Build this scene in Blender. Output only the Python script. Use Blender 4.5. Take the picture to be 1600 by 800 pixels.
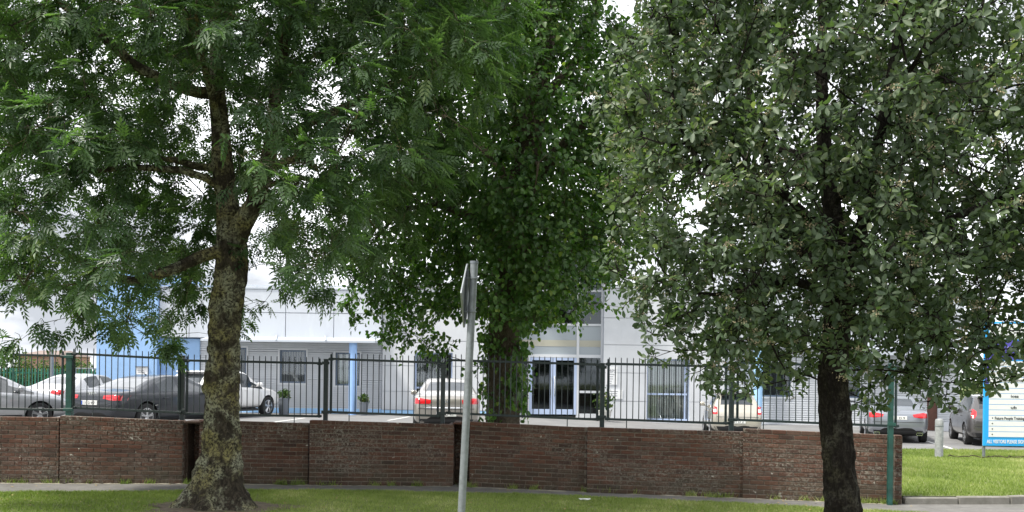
import bpy, bmesh, math, random
import numpy as np
from mathutils import Vector, Matrix, Euler
from mathutils.bvhtree import BVHTree

random.seed(7)
RNG = np.random.default_rng(11)
PI = math.pi
R = math.radians
scene = bpy.context.scene
for o in list(bpy.data.objects):
    bpy.data.objects.remove(o)
C = scene.collection

# ---------------------------------------------------------------- camera
FPX = 1500.0            # focal length in pixels of a 1600 pixel wide picture
CAMZ = 1.95
PPX, PPY = 800.0, 585.0  # principal point
ROLL = R(0.70)
cam_data = bpy.data.cameras.new('camera')
cam = bpy.data.objects.new('camera', cam_data)
C.objects.link(cam)
cam_data.sensor_fit = 'HORIZONTAL'
cam_data.sensor_width = 36.0
cam_data.lens = 36.0 * FPX / 1600.0
cam_data.shift_y = (PPY - 400.0) / 1600.0
cam_data.clip_start = 0.1
cam_data.clip_end = 3000
cam.location = (0, 0, CAMZ)
cam.rotation_euler = (Matrix.Rotation(R(90), 3, 'X') @ Matrix.Rotation(ROLL, 3, 'Z')).to_euler()
scene.camera = cam

# ---------------------------------------------------------------- world: bright overcast
SUN_DIR = Vector((-0.46, -0.20, 0.86)).normalized()    # towards the sun
world = bpy.data.worlds.new('World')
scene.world = world
world.use_nodes = True
wn, wl = world.node_tree.nodes, world.node_tree.links
wn.clear()
w_out = wn.new('ShaderNodeOutputWorld')
w_bg = wn.new('ShaderNodeBackground')
w_bg.inputs['Strength'].default_value = 0.10
sky = wn.new('ShaderNodeTexSky')
sky.sky_type = 'NISHITA'
sky.sun_disc = False
sky.sun_elevation = math.asin(SUN_DIR.z)
sky.sun_rotation = math.atan2(SUN_DIR.x, SUN_DIR.y)
tc = wn.new('ShaderNodeTexCoord')
mp = wn.new('ShaderNodeMapping')
mp.inputs['Scale'].default_value = (1.0, 1.0, 3.2)
mp.inputs['Location'].default_value = (3.18, -0.06, 3.41)
n1 = wn.new('ShaderNodeTexNoise')
n1.inputs['Scale'].default_value = 2.1
n1.inputs['Detail'].default_value = 9
n1.inputs['Roughness'].default_value = 0.56
rampc = wn.new('ShaderNodeValToRGB')
e = rampc.color_ramp.elements
e[0].position = 0.39; e[0].color = (2.5, 2.65, 2.9, 1)
e[1].position = 0.67; e[1].color = (9.6, 9.7, 9.9, 1)
em = rampc.color_ramp.elements.new(0.51); em.color = (6.2, 6.35, 6.7, 1)
rampf = wn.new('ShaderNodeValToRGB')
rampf.color_ramp.elements[0].position = 0.68; rampf.color_ramp.elements[0].color = (1, 1, 1, 1)
rampf.color_ramp.elements[1].position = 0.80; rampf.color_ramp.elements[1].color = (0.8, 0.8, 0.8, 1)
n2 = wn.new('ShaderNodeTexNoise')
n2.inputs['Scale'].default_value = 1.3
n2.inputs['Detail'].default_value = 5
mixw = wn.new('ShaderNodeMixRGB')
wl.new(tc.outputs['Generated'], mp.inputs['Vector'])
wl.new(mp.outputs['Vector'], n1.inputs['Vector'])
wl.new(mp.outputs['Vector'], n2.inputs['Vector'])
wl.new(n1.outputs['Fac'], rampc.inputs['Fac'])
wl.new(n2.outputs['Fac'], rampf.inputs['Fac'])
wl.new(rampf.outputs['Color'], mixw.inputs['Fac'])
wl.new(sky.outputs['Color'], mixw.inputs['Color1'])
wl.new(rampc.outputs['Color'], mixw.inputs['Color2'])
wl.new(mixw.outputs['Color'], w_bg.inputs['Color'])
wl.new(w_bg.outputs['Background'], w_out.inputs['Surface'])

# ---------------------------------------------------------------- veiled sun, high on the left
sd = bpy.data.lights.new('sun', 'SUN')
sd.energy = 2.4
sd.angle = R(9)
sd.color = (1.0, 0.95, 0.86)
sun = bpy.data.objects.new('sun', sd)
C.objects.link(sun)
sun.rotation_euler = (-SUN_DIR).to_track_quat('-Z', 'Y').to_euler()

scene.view_settings.view_transform = 'Standard'
scene.view_settings.look = 'None'
scene.view_settings.gamma = 1.0
scene.view_settings.exposure = 1.42
scene.view_settings.use_curve_mapping = False
try:
    scene.cycles.max_bounces = 8
    scene.cycles.transparent_max_bounces = 12
except Exception:
    pass

# ---------------------------------------------------------------- helpers
CR, SR = math.cos(ROLL), math.sin(ROLL)

def at(px, py, d):
    """world point seen at photo pixel (px, py) at depth d metres"""
    u, v = px - PPX, PPY - py
    u2 = u * CR - v * SR
    v2 = v * CR + u * SR
    return Vector((u2 * d / FPX, d, CAMZ + v2 * d / FPX))

def smooth(a, b, x):
    t = min(1.0, max(0.0, (x - a) / (b - a)))
    return t * t * (3 - 2 * t)

def link(o, parent=None):
    C.objects.link(o)
    if parent is not None:
        o.parent = parent
    return o

def tag(o, label, cat=None, group=None, kind=None):
    if label: o['label'] = label
    if cat: o['category'] = cat
    if group: o['group'] = group
    if kind: o['kind'] = kind
    return o

def empty(name, loc=(0, 0, 0), rz=0.0):
    o = bpy.data.objects.new(name, None)
    o.empty_display_size = 0.3
    o.location = loc
    o.rotation_euler = (0, 0, rz)
    return link(o)

class MB:
    def __init__(s):
        s.v = []; s.f = []
    def add(s, vs, fs):
        n = len(s.v)
        s.v += [tuple(p) for p in vs]
        s.f += [tuple(i + n for i in f) for f in fs]
        return s
    def box(s, x0, x1, y0, y1, z0, z1):
        if x0 > x1: x0, x1 = x1, x0
        if y0 > y1: y0, y1 = y1, y0
        if z0 > z1: z0, z1 = z1, z0
        vs = [(x0, y0, z0), (x1, y0, z0), (x1, y1, z0), (x0, y1, z0),
              (x0, y0, z1), (x1, y0, z1), (x1, y1, z1), (x0, y1, z1)]
        fs = [(0, 3, 2, 1), (4, 5, 6, 7), (0, 1, 5, 4), (1, 2, 6, 5), (2, 3, 7, 6), (3, 0, 4, 7)]
        return s.add(vs, fs)
    def cbox(s, x0, x1, y0, y1, z0, z1, c=0.01):
        """box with chamfered edges"""
        if x0 > x1: x0, x1 = x1, x0
        if y0 > y1: y0, y1 = y1, y0
        if z0 > z1: z0, z1 = z1, z0
        bm = bmesh.new()
        bmesh.ops.create_cube(bm, size=1.0)
        for v in bm.verts:
            v.co = Vector(((x0 + x1) / 2 + v.co.x * (x1 - x0), (y0 + y1) / 2 + v.co.y * (y1 - y0), (z0 + z1) / 2 + v.co.z * (z1 - z0)))
        c = min(c, 0.4 * (x1 - x0), 0.4 * (y1 - y0), 0.4 * (z1 - z0))
        bmesh.ops.bevel(bm, geom=list(bm.edges), offset=c, segments=1, affect='EDGES')
        bm.verts.index_update()
        vs = [v.co[:] for v in bm.verts]
        fs = [[v.index for v in f.verts] for f in bm.faces]
        bm.free()
        return s.add(vs, fs)
    def tube(s, pts, rads, n=8, cap=True, start=0.0):
        pts = [Vector(p) for p in pts]
        if not hasattr(rads, '__len__'): rads = [rads] * len(pts)
        vs, fs = [], []
        prev = None
        for i, p in enumerate(pts):
            if i == 0: t = pts[1] - p
            elif i == len(pts) - 1: t = p - pts[i - 1]
            else: t = pts[i + 1] - pts[i - 1]
            if t.length < 1e-9: t = Vector((0, 0, 1))
            t.normalize()
            if prev is None:
                a = Vector((1, 0, 0)) if abs(t.x) < 0.8 else Vector((0, 1, 0))
                u = (a - t * a.dot(t)).normalized()
            else:
                u = (prev - t * prev.dot(t))
                u = u.normalized() if u.length > 1e-6 else Vector((1, 0, 0))
            prev = u
            w = t.cross(u)
            for k in range(n):
                a = start + 2 * PI * k / n
                vs.append(p + (u * math.cos(a) + w * math.sin(a)) * rads[i])
        for i in range(len(pts) - 1):
            for k in range(n):
                k2 = (k + 1) % n
                fs.append((i * n + k, i * n + k2, (i + 1) * n + k2, (i + 1) * n + k))
        if cap:
            fs.append(tuple(range(n - 1, -1, -1)))
            m = (len(pts) - 1) * n
            fs.append(tuple(range(m, m + n)))
        return s.add(vs, fs)
    def lathe(s, prof, n=24, axis='Z', c=(0, 0, 0)):
        vs, fs = [], []
        for (r, h) in prof:
            for k in range(n):
                a = 2 * PI * k / n
                p = (r * math.cos(a), r * math.sin(a), h)
                if axis == 'Y': p = (p[0], p[2], p[1])
                vs.append((p[0] + c[0], p[1] + c[1], p[2] + c[2]))
        for i in range(len(prof) - 1):
            for k in range(n):
                k2 = (k + 1) % n
                fs.append((i * n + k, i * n + k2, (i + 1) * n + k2, (i + 1) * n + k))
        fs.append(tuple(range(n - 1, -1, -1)))
        m = (len(prof) - 1) * n
        fs.append(tuple(range(m, m + n)))
        return s.add(vs, fs)
    def prism(s, poly, y0, y1):
        """polygon in (x, z) extruded along y"""
        n = len(poly)
        vs = [(p[0], y0, p[1]) for p in poly] + [(p[0], y1, p[1]) for p in poly]
        fs = [tuple(range(n)), tuple(range(2 * n - 1, n - 1, -1))]
        for i in range(n):
            j = (i + 1) % n
            fs.append((i, i + n, j + n, j))
        return s.add(vs, fs)
    def mesh(s, name, mat=None, smooth_=False):
        m = bpy.data.meshes.new(name)
        m.from_pydata(s.v, [], s.f)
        if mat: m.materials.append(mat)
        m.update()
        bm = bmesh.new(); bm.from_mesh(m)
        bmesh.ops.recalc_face_normals(bm, faces=bm.faces)
        bm.to_mesh(m); bm.free()
        if smooth_:
            m.polygons.foreach_set('use_smooth', [True] * len(m.polygons))
            m.set_sharp_from_angle(angle=R(38))
        return m
    def build(s, name, mat, parent=None, loc=(0, 0, 0), smooth_=False):
        o = bpy.data.objects.new(name, s.mesh(name, mat, smooth_))
        o.location = loc
        return link(o, parent)

def np_mesh(name, V, F, mat, attr=None, smooth_=False):
    """big triangle / quad mesh from numpy arrays"""
    m = bpy.data.meshes.new(name)
    V = np.asarray(V, dtype=np.float32); F = np.asarray(F, dtype=np.int32)
    k = F.shape[1]
    m.vertices.add(len(V)); m.vertices.foreach_set('co', V.ravel())
    m.loops.add(F.size); m.loops.foreach_set('vertex_index', F.ravel())
    m.polygons.add(len(F))
    m.polygons.foreach_set('loop_start', np.arange(0, F.size, k, dtype=np.int32))
    m.polygons.foreach_set('loop_total', np.full(len(F), k, dtype=np.int32))
    if smooth_:
        m.polygons.foreach_set('use_smooth', np.ones(len(F), dtype=bool))
    m.update(calc_edges=True)
    if attr is not None:
        a = m.attributes.new('lv', 'FLOAT', 'POINT')
        a.data.foreach_set('value', np.asarray(attr, dtype=np.float32))
    m.materials.append(mat)
    return m

# ---------------------------------------------------------------- materials
class NT:
    def __init__(s, name):
        s.m = bpy.data.materials.new(name)
        s.m.use_nodes = True
        s.n = s.m.node_tree.nodes; s.l = s.m.node_tree.links
        s.b = s.n['Principled BSDF']
        s.out = s.n['Material Output']
    def node(s, t, **kw):
        nd = s.n.new(t)
        for k, v in kw.items():
            if k in nd.inputs: nd.inputs[k].default_value = v
            else: setattr(nd, k, v)
        return nd
    def pos(s, scale=(1, 1, 1), obj=False):
        if obj:
            t = s.n.new('ShaderNodeTexCoord'); src = t.outputs['Object']
        else:
            t = s.n.new('ShaderNodeNewGeometry'); src = t.outputs['Position']
        mp_ = s.n.new('ShaderNodeMapping'); mp_.inputs['Scale'].default_value = scale
        s.l.new(src, mp_.inputs['Vector'])
        return mp_.outputs['Vector']
    def noise(s, vec, scale, detail=4, rough=0.55, dist=0.0):
        nd = s.n.new('ShaderNodeTexNoise')
        nd.inputs['Scale'].default_value = scale; nd.inputs['Detail'].default_value = detail
        nd.inputs['Roughness'].default_value = rough; nd.inputs['Distortion'].default_value = dist
        s.l.new(vec, nd.inputs['Vector'])
        return nd.outputs['Fac']
    def ramp(s, fac, stops):
        nd = s.n.new('ShaderNodeValToRGB')
        el = nd.color_ramp.elements
        while len(el) < len(stops): el.new(0.5)
        for e_, (p, c) in zip(el, stops):
            e_.position = p
            e_.color = (c, c, c, 1) if not hasattr(c, '__len__') else (c[0], c[1], c[2], 1)
        s.l.new(fac, nd.inputs['Fac'])
        return nd.outputs['Color']
    def mix(s, fac, a, b, mode='MIX'):
        nd = s.n.new('ShaderNodeMixRGB'); nd.blend_type = mode
        for sock, val in (('Fac', fac), ('Color1', a), ('Color2', b)):
            if hasattr(val, 'is_linked'): s.l.new(val, nd.inputs[sock])
            elif sock == 'Fac': nd.inputs[sock].default_value = val
            else: nd.inputs[sock].default_value = (val[0], val[1], val[2], 1)
        return nd.outputs['Color']
    def math(s, op, a, b=None):
        nd = s.n.new('ShaderNodeMath'); nd.operation = op
        for i, val in enumerate((a, b)):
            if val is None: continue
            if hasattr(val, 'is_linked'): s.l.new(val, nd.inputs[i])
            else: nd.inputs[i].default_value = val
        return nd.outputs[0]
    def col(s, c):
        if hasattr(c, 'is_linked'): s.l.new(c, s.b.inputs['Base Color'])
        else: s.b.inputs['Base Color'].default_value = (c[0], c[1], c[2], 1)
    def rough(s, r):
        if hasattr(r, 'is_linked'): s.l.new(r, s.b.inputs['Roughness'])
        else: s.b.inputs['Roughness'].default_value = r
    def bump(s, h, strength=0.4, dist=0.01):
        nd = s.n.new('ShaderNodeBump')
        nd.inputs['Strength'].default_value = strength; nd.inputs['Distance'].default_value = dist
        s.l.new(h, nd.inputs['Height']); s.l.new(nd.outputs['Normal'], s.b.inputs['Normal'])

M = {}
def simple(name, c, rough=0.6, metal=0.0, var=0.0, scale=6.0, spec=None, bump=0.0, coat=0.0, grime=None):
    t = NT(name)
    if var > 0 or grime:
        v = t.pos()
        f = t.noise(v, scale, 6, 0.6)
        c1 = [x * (1 - var) for x in c]; c2 = [min(1, x * (1 + var)) for x in c]
        col = t.ramp(f, [(0.3, c1), (0.7, c2)])
        if grime:
            g = t.ramp(t.noise(t.pos((1, 1, 0.25)), 2.3, 7, 0.65), [(0.52, 0.0), (0.74, 0.55)])
            col = t.mix(g, col, grime)
        t.col(col)
        if bump: t.bump(t.noise(v, scale * 8, 4), bump, 0.004)
    else:
        t.col(c)
    t.rough(rough)
    t.b.inputs['Metallic'].default_value = metal
    if spec is not None: t.b.inputs['Specular IOR Level'].default_value = spec
    if coat: t.b.inputs['Coat Weight'].default_value = coat; t.b.inputs['Coat Roughness'].default_value = 0.04
    M[name] = t.m
    return t.m

def mat_brick():
    t = NT('brick')
    oi = t.n.new('ShaderNodeObjectInfo')
    base = t.ramp(oi.outputs['Random'], [(0.0, (0.064, 0.027, 0.017)), (0.25, (0.098, 0.040, 0.023)), (0.55, (0.118, 0.046, 0.026)),
                                         (0.8, (0.086, 0.041, 0.027)), (1.0, (0.145, 0.062, 0.036))])
    odd = t.n.new('ShaderNodeMath'); odd.operation = 'FRACT'
    t.l.new(t.math('MULTIPLY', oi.outputs['Random'], 37.0), odd.inputs[0])
    base = t.mix(t.ramp(odd.outputs[0], [(0.80, 0.0), (0.84, 0.55)]), base, (0.095, 0.066, 0.050))
    base = t.mix(t.ramp(odd.outputs[0], [(0.10, 0.7), (0.14, 0.0)]), base, (0.040, 0.022, 0.016))
    v = t.pos()
    f = t.noise(v, 26, 6, 0.65)
    col = t.mix(t.ramp(f, [(0.3, 0.0), (0.75, 0.55)]), base, (0.024, 0.016, 0.012))
    # lime bloom and lichen: broad patches broken up finely, thickest at mid height
    a = t.ramp(t.noise(t.pos((1, 1, 2.0)), 0.9, 4, 0.6), [(0.42, 0.0), (0.62, 1.0)])
    b = t.ramp(t.noise(v, 30, 7, 0.72), [(0.49, 0.0), (0.58, 1.0)])
    e_ = t.math('MULTIPLY', a, b)
    e_ = t.math('MULTIPLY', e_, 0.75)
    col = t.mix(e_, col, (0.26, 0.24, 0.20))
    sp = t.ramp(t.noise(v, 11, 3, 0.5), [(0.70, 0.0), (0.74, 0.8)])
    col = t.mix(sp, col, (0.50, 0.49, 0.42))
    # green algae in low damp patches
    sx = t.n.new('ShaderNodeSeparateXYZ')
    g = t.n.new('ShaderNodeNewGeometry')
    t.l.new(g.outputs['Position'], sx.inputs['Vector'])
    low = t.ramp(t.math('ADD', sx.outputs['Z'], t.math('MULTIPLY', t.noise(v, 1.7, 5), 0.9)), [(0.62, 0.75), (0.95, 0.0)])
    al = t.math('MULTIPLY', low, t.ramp(t.noise(v, 7, 6, 0.7), [(0.35, 0.2), (0.7, 1.0)]))
    col = t.mix(al, col, (0.040, 0.040, 0.021))
    t.col(col); t.rough(0.92)
    t.bump(t.noise(v, 90, 5, 0.7), 0.5, 0.006)
    M['brick'] = t.m

def mat_leaf(name, dark, mid, light, yellow, spec=0.4, rough=0.45, trans=0.35):
    t = NT(name)
    at_ = t.n.new('ShaderNodeAttribute'); at_.attribute_name = 'lv'
    col = t.ramp(at_.outputs['Fac'], [(0.0, dark), (0.45, mid), (0.88, light), (0.985, yellow)])
    n = t.noise(t.pos(), 0.8, 3)
    col = t.mix(t.ramp(n, [(0.35, 0.0), (0.7, 0.35)]), col, dark)
    t.col(col); t.rough(rough)
    t.b.inputs['Specular IOR Level'].default_value = spec
    tr = t.n.new('ShaderNodeBsdfTranslucent')
    tcol = t.mix(1.0, col, (1.15, 1.45, 0.45), 'MULTIPLY')
    t.l.new(tcol, tr.inputs['Color'])
    ms = t.n.new('ShaderNodeMixShader'); ms.inputs['Fac'].default_value = trans
    t.l.new(t.b.outputs['BSDF'], ms.inputs[1]); t.l.new(tr.outputs['BSDF'], ms.inputs[2])
    t.l.new(ms.outputs['Shader'], t.out.inputs['Surface'])
    M[name] = t.m

def mat_bark(name, dark, mid, pale, lichen, lich_amt, sc=1.0):
    t = NT(name)
    v = t.pos((1, 1, 0.55))
    ridge = t.noise(v, 26 * sc, 7, 0.68, 0.8)
    col = t.ramp(ridge, [(0.30, dark), (0.52, mid), (0.75, pale)])
    vv = t.pos()
    pa = t.ramp(t.noise(vv, 4.2 * sc, 6, 0.62, 0.4), [(0.52 - 0.1 * lich_amt, 0.0), (0.63 - 0.1 * lich_amt, 1.0)])
    pb = t.ramp(t.noise(vv, 34 * sc, 5, 0.7), [(0.42, 0.0), (0.58, 1.0)])
    m_ = t.math('MULTIPLY', t.math('MULTIPLY', pa, pb), min(1.0, lich_amt))
    lc = t.mix(t.ramp(t.noise(vv, 2.7, 3), [(0.4, 0.0), (0.6, 1.0)]), lichen[0], lichen[1])
    col = t.mix(m_, col, lc)
    t.col(col); t.rough(0.95)
    t.b.inputs['Specular IOR Level'].default_value = 0.15
    t.bump(ridge, 1.0, 0.02)
    M[name] = t.m

def mat_ground(name, stops, scale, rough=0.95, fine=80, bump=0.4, dist=0.006, extra=None):
    t = NT(name)
    v = t.pos()
    f = t.noise(v, scale, 8, 0.62)
    col = t.ramp(f, stops)
    f2 = t.noise(v, fine, 4, 0.7)
    col = t.mix(t.ramp(f2, [(0.3, 0.30), (0.7, 0.0)]), col, [0.45 * x for x in stops[0][1]])
    if extra:
        p_, c_ = extra
        col = t.mix(t.ramp(t.noise(v, 1.3, 6, 0.7), p_), col, c_)
    t.col(col); t.rough(rough); t.bump(f2, bump, dist)
    M[name] = t.m

def mat_glass(name, tint, refl, k=1.0):
    t = NT(name)
    tr = t.n.new('ShaderNodeBsdfTransparent'); tr.inputs['Color'].default_value = (*tint, 1)
    gl = t.n.new('ShaderNodeBsdfGlossy'); gl.inputs['Roughness'].default_value = 0.03
    gl.inputs['Color'].default_value = (0.9, 0.95, 1.0, 1)
    fr = t.n.new('ShaderNodeFresnel'); fr.inputs['IOR'].default_value = 1.6
    fac = t.math('ADD', t.math('MULTIPLY', fr.outputs['Fac'], k), refl)
    ms = t.n.new('ShaderNodeMixShader')
    t.l.new(fac, ms.inputs['Fac'])
    t.l.new(tr.outputs['BSDF'], ms.inputs[1]); t.l.new(gl.outputs['BSDF'], ms.inputs[2])
    t.l.new(ms.outputs['Shader'], t.out.inputs['Surface'])
    M[name] = t.m

mat_brick()
simple('mortar', (0.165, 0.142, 0.112), 0.95, var=0.45, scale=14, bump=0.5)
mat_leaf('leaf_ash', (0.044, 0.088, 0.040), (0.094, 0.158, 0.076), (0.172, 0.250, 0.130), (0.240, 0.300, 0.120), 0.5, 0.42, 0.48)
mat_leaf('leaf_lime', (0.030, 0.074, 0.018), (0.064, 0.138, 0.032), (0.125, 0.215, 0.048), (0.240, 0.315, 0.060), 0.5, 0.42, 0.46)
mat_leaf('leaf_whitebeam', (0.050, 0.082, 0.042), (0.100, 0.146, 0.082), (0.185, 0.236, 0.142), (0.290, 0.320, 0.190), 0.5, 0.48, 0.36)
mat_leaf('leaf_shrub', (0.03, 0.06, 0.02), (0.06, 0.11, 0.03), (0.10, 0.16, 0.05), (0.17, 0.17, 0.06), 0.3, 0.55, 0.3)
mat_leaf('grass_blade', (0.130, 0.185, 0.045), (0.240, 0.300, 0.085), (0.350, 0.390, 0.145), (0.520, 0.500, 0.280), 0.25, 0.6, 0.35)
mat_bark('bark_ash', (0.009, 0.008, 0.006), (0.036, 0.030, 0.022), (0.095, 0.080, 0.060), ((0.27, 0.275, 0.20), (0.21, 0.19, 0.085)), 0.95, 0.8)
mat_bark('bark_lime', (0.022, 0.018, 0.013), (0.070, 0.056, 0.040), (0.130, 0.110, 0.080), ((0.12, 0.13, 0.06), (0.16, 0.15, 0.10)), 0.4, 1.0)
mat_bark('bark_whitebeam', (0.005, 0.0045, 0.004), (0.016, 0.013, 0.011), (0.050, 0.044, 0.037), ((0.20, 0.20, 0.17), (0.16, 0.15, 0.10)), 0.30, 1.5)
simple('flower', (0.27, 0.23, 0.14), 0.9, var=0.5, scale=30)
mat_ground('turf_soil', [(0.3, (0.095, 0.120, 0.034)), (0.5, (0.155, 0.180, 0.058)), (0.7, (0.230, 0.230, 0.100))], 3.0)
mat_ground('path_asphalt', [(0.3, (0.115, 0.112, 0.105)), (0.55, (0.165, 0.160, 0.150)), (0.75, (0.215, 0.210, 0.195))], 4.0, fine=140,
           extra=([(0.55, 0.0), (0.75, 0.5)], (0.09, 0.095, 0.07)))
mat_ground('car_park_asphalt', [(0.3, (0.150, 0.150, 0.155)), (0.55, (0.200, 0.200, 0.200)), (0.75, (0.250, 0.245, 0.240))], 0.9, fine=60)
mat_ground('road_asphalt', [(0.3, (0.05, 0.05, 0.052)), (0.7, (0.085, 0.085, 0.085))], 1.2, fine=90)
mat_ground('concrete', [(0.3, (0.15, 0.145, 0.12)), (0.55, (0.22, 0.21, 0.185)), (0.75, (0.30, 0.29, 0.26))], 5.0, fine=110)
mat_ground('silt', [(0.3, (0.22, 0.20, 0.15)), (0.7, (0.36, 0.34, 0.28))], 9.0, fine=60, bump=0.8)
simple('line_paint', (0.70, 0.70, 0.68), 0.7, var=0.2, scale=9)
simple('fence_paint', (0.010, 0.022, 0.023), 0.42, var=0.3, scale=20)
simple('post_paint', (0.010, 0.065, 0.052), 0.45, var=0.35, scale=9)
simple('mesh_paint', (0.02, 0.14, 0.09), 0.5, var=0.2)
simple('galvanised', (0.20, 0.22, 0.235), 0.55, 0.35, var=0.22, scale=16)
simple('sign_back', (0.22, 0.24, 0.26), 0.55, 0.3, var=0.15, scale=8)
simple('sign_face', (0.75, 0.55, 0.04), 0.5)
simple('bollard_steel', (0.30, 0.31, 0.315), 0.6, 0.15, var=0.25, scale=14)
simple('white_render', (0.57, 0.59, 0.62), 0.75, var=0.05, scale=2.0, bump=0.25, grime=(0.50, 0.53, 0.56))
simple('white_panel', (0.52, 0.55, 0.60), 0.45, var=0.03, scale=0.8, grime=(0.62, 0.66, 0.71))
simple('panel_joint', (0.42, 0.45, 0.50), 0.6)
simple('siding', (0.56, 0.585, 0.62), 0.5, var=0.06, scale=2.0, grime=(0.5, 0.52, 0.53))
simple('trim_white', (0.60, 0.62, 0.65), 0.5)
simple('canopy_metal', (0.50, 0.54, 0.60), 0.4, 0.2)
simple('blue_wall', (0.27, 0.44, 0.70), 0.6, var=0.06, scale=1.5)
simple('blue_column', (0.30, 0.48, 0.80), 0.5, var=0.05)
simple('blue_frame', (0.42, 0.51, 0.70), 0.4)
simple('pale_blue', (0.36, 0.60, 0.88), 0.5)
simple('dark_frame', (0.10, 0.14, 0.20), 0.4)
simple('roofing', (0.30, 0.31, 0.33), 0.8)
simple('interior', (0.06, 0.06, 0.065), 0.9, var=0.4, scale=1.3)
simple('interior_floor', (0.20, 0.18, 0.16), 0.7)
simple('blind', (0.80, 0.80, 0.76), 0.8)
simple('blind_dark', (0.34, 0.34, 0.32), 0.8)
simple('spandrel', (0.33, 0.37, 0.40), 0.25)
simple('brown_timber', (0.11, 0.045, 0.03), 0.7, var=0.3, scale=5)
simple('cream_glass_band', (0.40, 0.39, 0.32), 0.6)
mat_glass('window_glass', (0.90, 0.93, 0.93), 0.01)
mat_glass('entrance_glass', (0.50, 0.58, 0.60), 0.0, 0.8)
simple('car_glass', (0.020, 0.026, 0.030), 0.04, spec=1.0, coat=1.0)
simple('tyre', (0.018, 0.018, 0.019), 0.85, var=0.2, scale=20)
simple('rim', (0.55, 0.56, 0.58), 0.28, 0.9)
simple('rim_dark', (0.04, 0.04, 0.045), 0.4)
simple('black_plastic', (0.022, 0.023, 0.025), 0.55)
simple('arch_dark', (0.012, 0.012, 0.012), 0.9)
simple('lamp_red', (0.55, 0.012, 0.018), 0.12, coat=1.0)
simple('lamp_clear', (0.75, 0.72, 0.72), 0.12, coat=1.0)
simple('chrome', (0.78, 0.79, 0.80), 0.12, 1.0)
simple('plate', (0.72, 0.73, 0.70), 0.5)
simple('plate_blue', (0.03, 0.08, 0.35), 0.5)
simple('ink', (0.02, 0.02, 0.025), 0.6)
simple('ink_grey', (0.30, 0.31, 0.34), 0.6)
simple('sign_blue', (0.02, 0.38, 0.86), 0.4)
simple('sign_purple', (0.085, 0.070, 0.42), 0.4)
simple('sign_white', (0.78, 0.79, 0.80), 0.45, var=0.03)
simple('rule', (0.45, 0.47, 0.50), 0.5)
simple('pot_grey', (0.16, 0.18, 0.21), 0.6)
simple('pot_pale', (0.55, 0.55, 0.52), 0.7)
simple('house_wall', (0.36, 0.22, 0.18), 0.9, var=0.15, scale=2)
simple('house_roof', (0.22, 0.17, 0.15), 0.9, var=0.2, scale=3)
simple('litter', (0.80, 0.80, 0.77), 0.8)
simple('dead_leaf', (0.30, 0.22, 0.09), 0.9)
simple('root_soil', (0.11, 0.085, 0.055), 0.95, var=0.4, scale=9, bump=0.6)

# ================================================================ THE SETTING: ground
def carpark_z(x, y):
    s = smooth(0, 7, x)
    zr = -0.05 + 0.20 * min(1, max(0, (y - 31) / 6)) * (1 - smooth(11, 18, x))
    return 0.36 * (1 - s) + zr * s

def grid_sheet(name, xs, ys, zf, mat, kind='structure'):
    mb = MB()
    vs = [(x, y, zf(x, y)) for y in ys for x in xs]
    nx = len(xs)
    fs = [(j * nx + i, j * nx + i + 1, (j + 1) * nx + i + 1, (j + 1) * nx + i) for j in range(len(ys) - 1) for i in range(nx - 1)]
    mb.add(vs, fs)
    o = mb.build(name, mat, None, (0, 0, 0), True)
    o['kind'] = kind
    return o

def interp(pts, x):
    if x <= pts[0][0]: return pts[0][1] + (x - pts[0][0]) * (pts[1][1] - pts[0][1]) / (pts[1][0] - pts[0][0])
    for (a, b), (c, d) in zip(pts, pts[1:]):
        if x <= c: return b + (x - a) * (d - b) / (c - a)
    return pts[-1][1] + (x - pts[-1][0]) * (pts[-1][1] - pts[-2][1]) / (pts[-1][0] - pts[-2][0])

# footpath lines, as X -> Y on the ground
VERGE = [(-14, 14.0), (-7.9, 14.85), (-3.3, 15.62), (0, 15.45), (2.0, 15.0), (4.64, 14.25), (9, 12.6), (16, 9.5)]
WALLF = [(-12, 16.1), (-7.9, 16.35), (-5.6, 16.5), (-1.0, 16.62), (1.2, 16.05), (3.7, 15.5), (6.05, 14.95), (8.2, 15.15), (12, 16.3), (16, 19)]

terr = grid_sheet('terrain', np.linspace(-700, 700, 15), np.linspace(-200, 1200, 15), lambda x, y: -0.55, M['turf_soil'])

xs = np.linspace(-40, 24, 97)
def cp_strip():
    mb = MB(); vs = []; rows = 60
    for j in range(rows + 1):
        t = j / rows
        for x in xs:
            y0 = interp(WALLF, x) + 0.62 if x < 6.0 else 26.4
            y1 = 70 if x < -8 else 39
            y = y0 + (y1 - y0) * t
            vs.append((x, y, carpark_z(x, y)))
    nx = len(xs)
    fs = [(j * nx + i, j * nx + i + 1, (j + 1) * nx + i + 1, (j + 1) * nx + i) for j in range(rows) for i in range(nx - 1)]
    mb.add(vs, fs)
    return mb.build('car_park', M['car_park_asphalt'], None, (0, 0, 0), True)
car_park = cp_strip(); car_park['kind'] = 'structure'

def ribbon(name, xs_, fa, fb, z, mat, rows=3):
    mb = MB(); vs = []
    for j in range(rows + 1):
        for x in xs_:
            a, b = fa(x), fb(x)
            vs.append((x, a + (b - a) * j / rows, z))
    nx = len(xs_)
    fs = [(j * nx + i, j * nx + i + 1, (j + 1) * nx + i + 1, (j + 1) * nx + i) for j in range(rows) for i in range(nx - 1)]
    mb.add(vs, fs)
    o = mb.build(name, mat); o['kind'] = 'structure'
    return o

footpath = ribbon('footpath', np.linspace(-14, 16, 61), lambda x: interp(VERGE, x) - 0.4, lambda x: interp(WALLF, x) + 0.3, 0.0, M['path_asphalt'])

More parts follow.
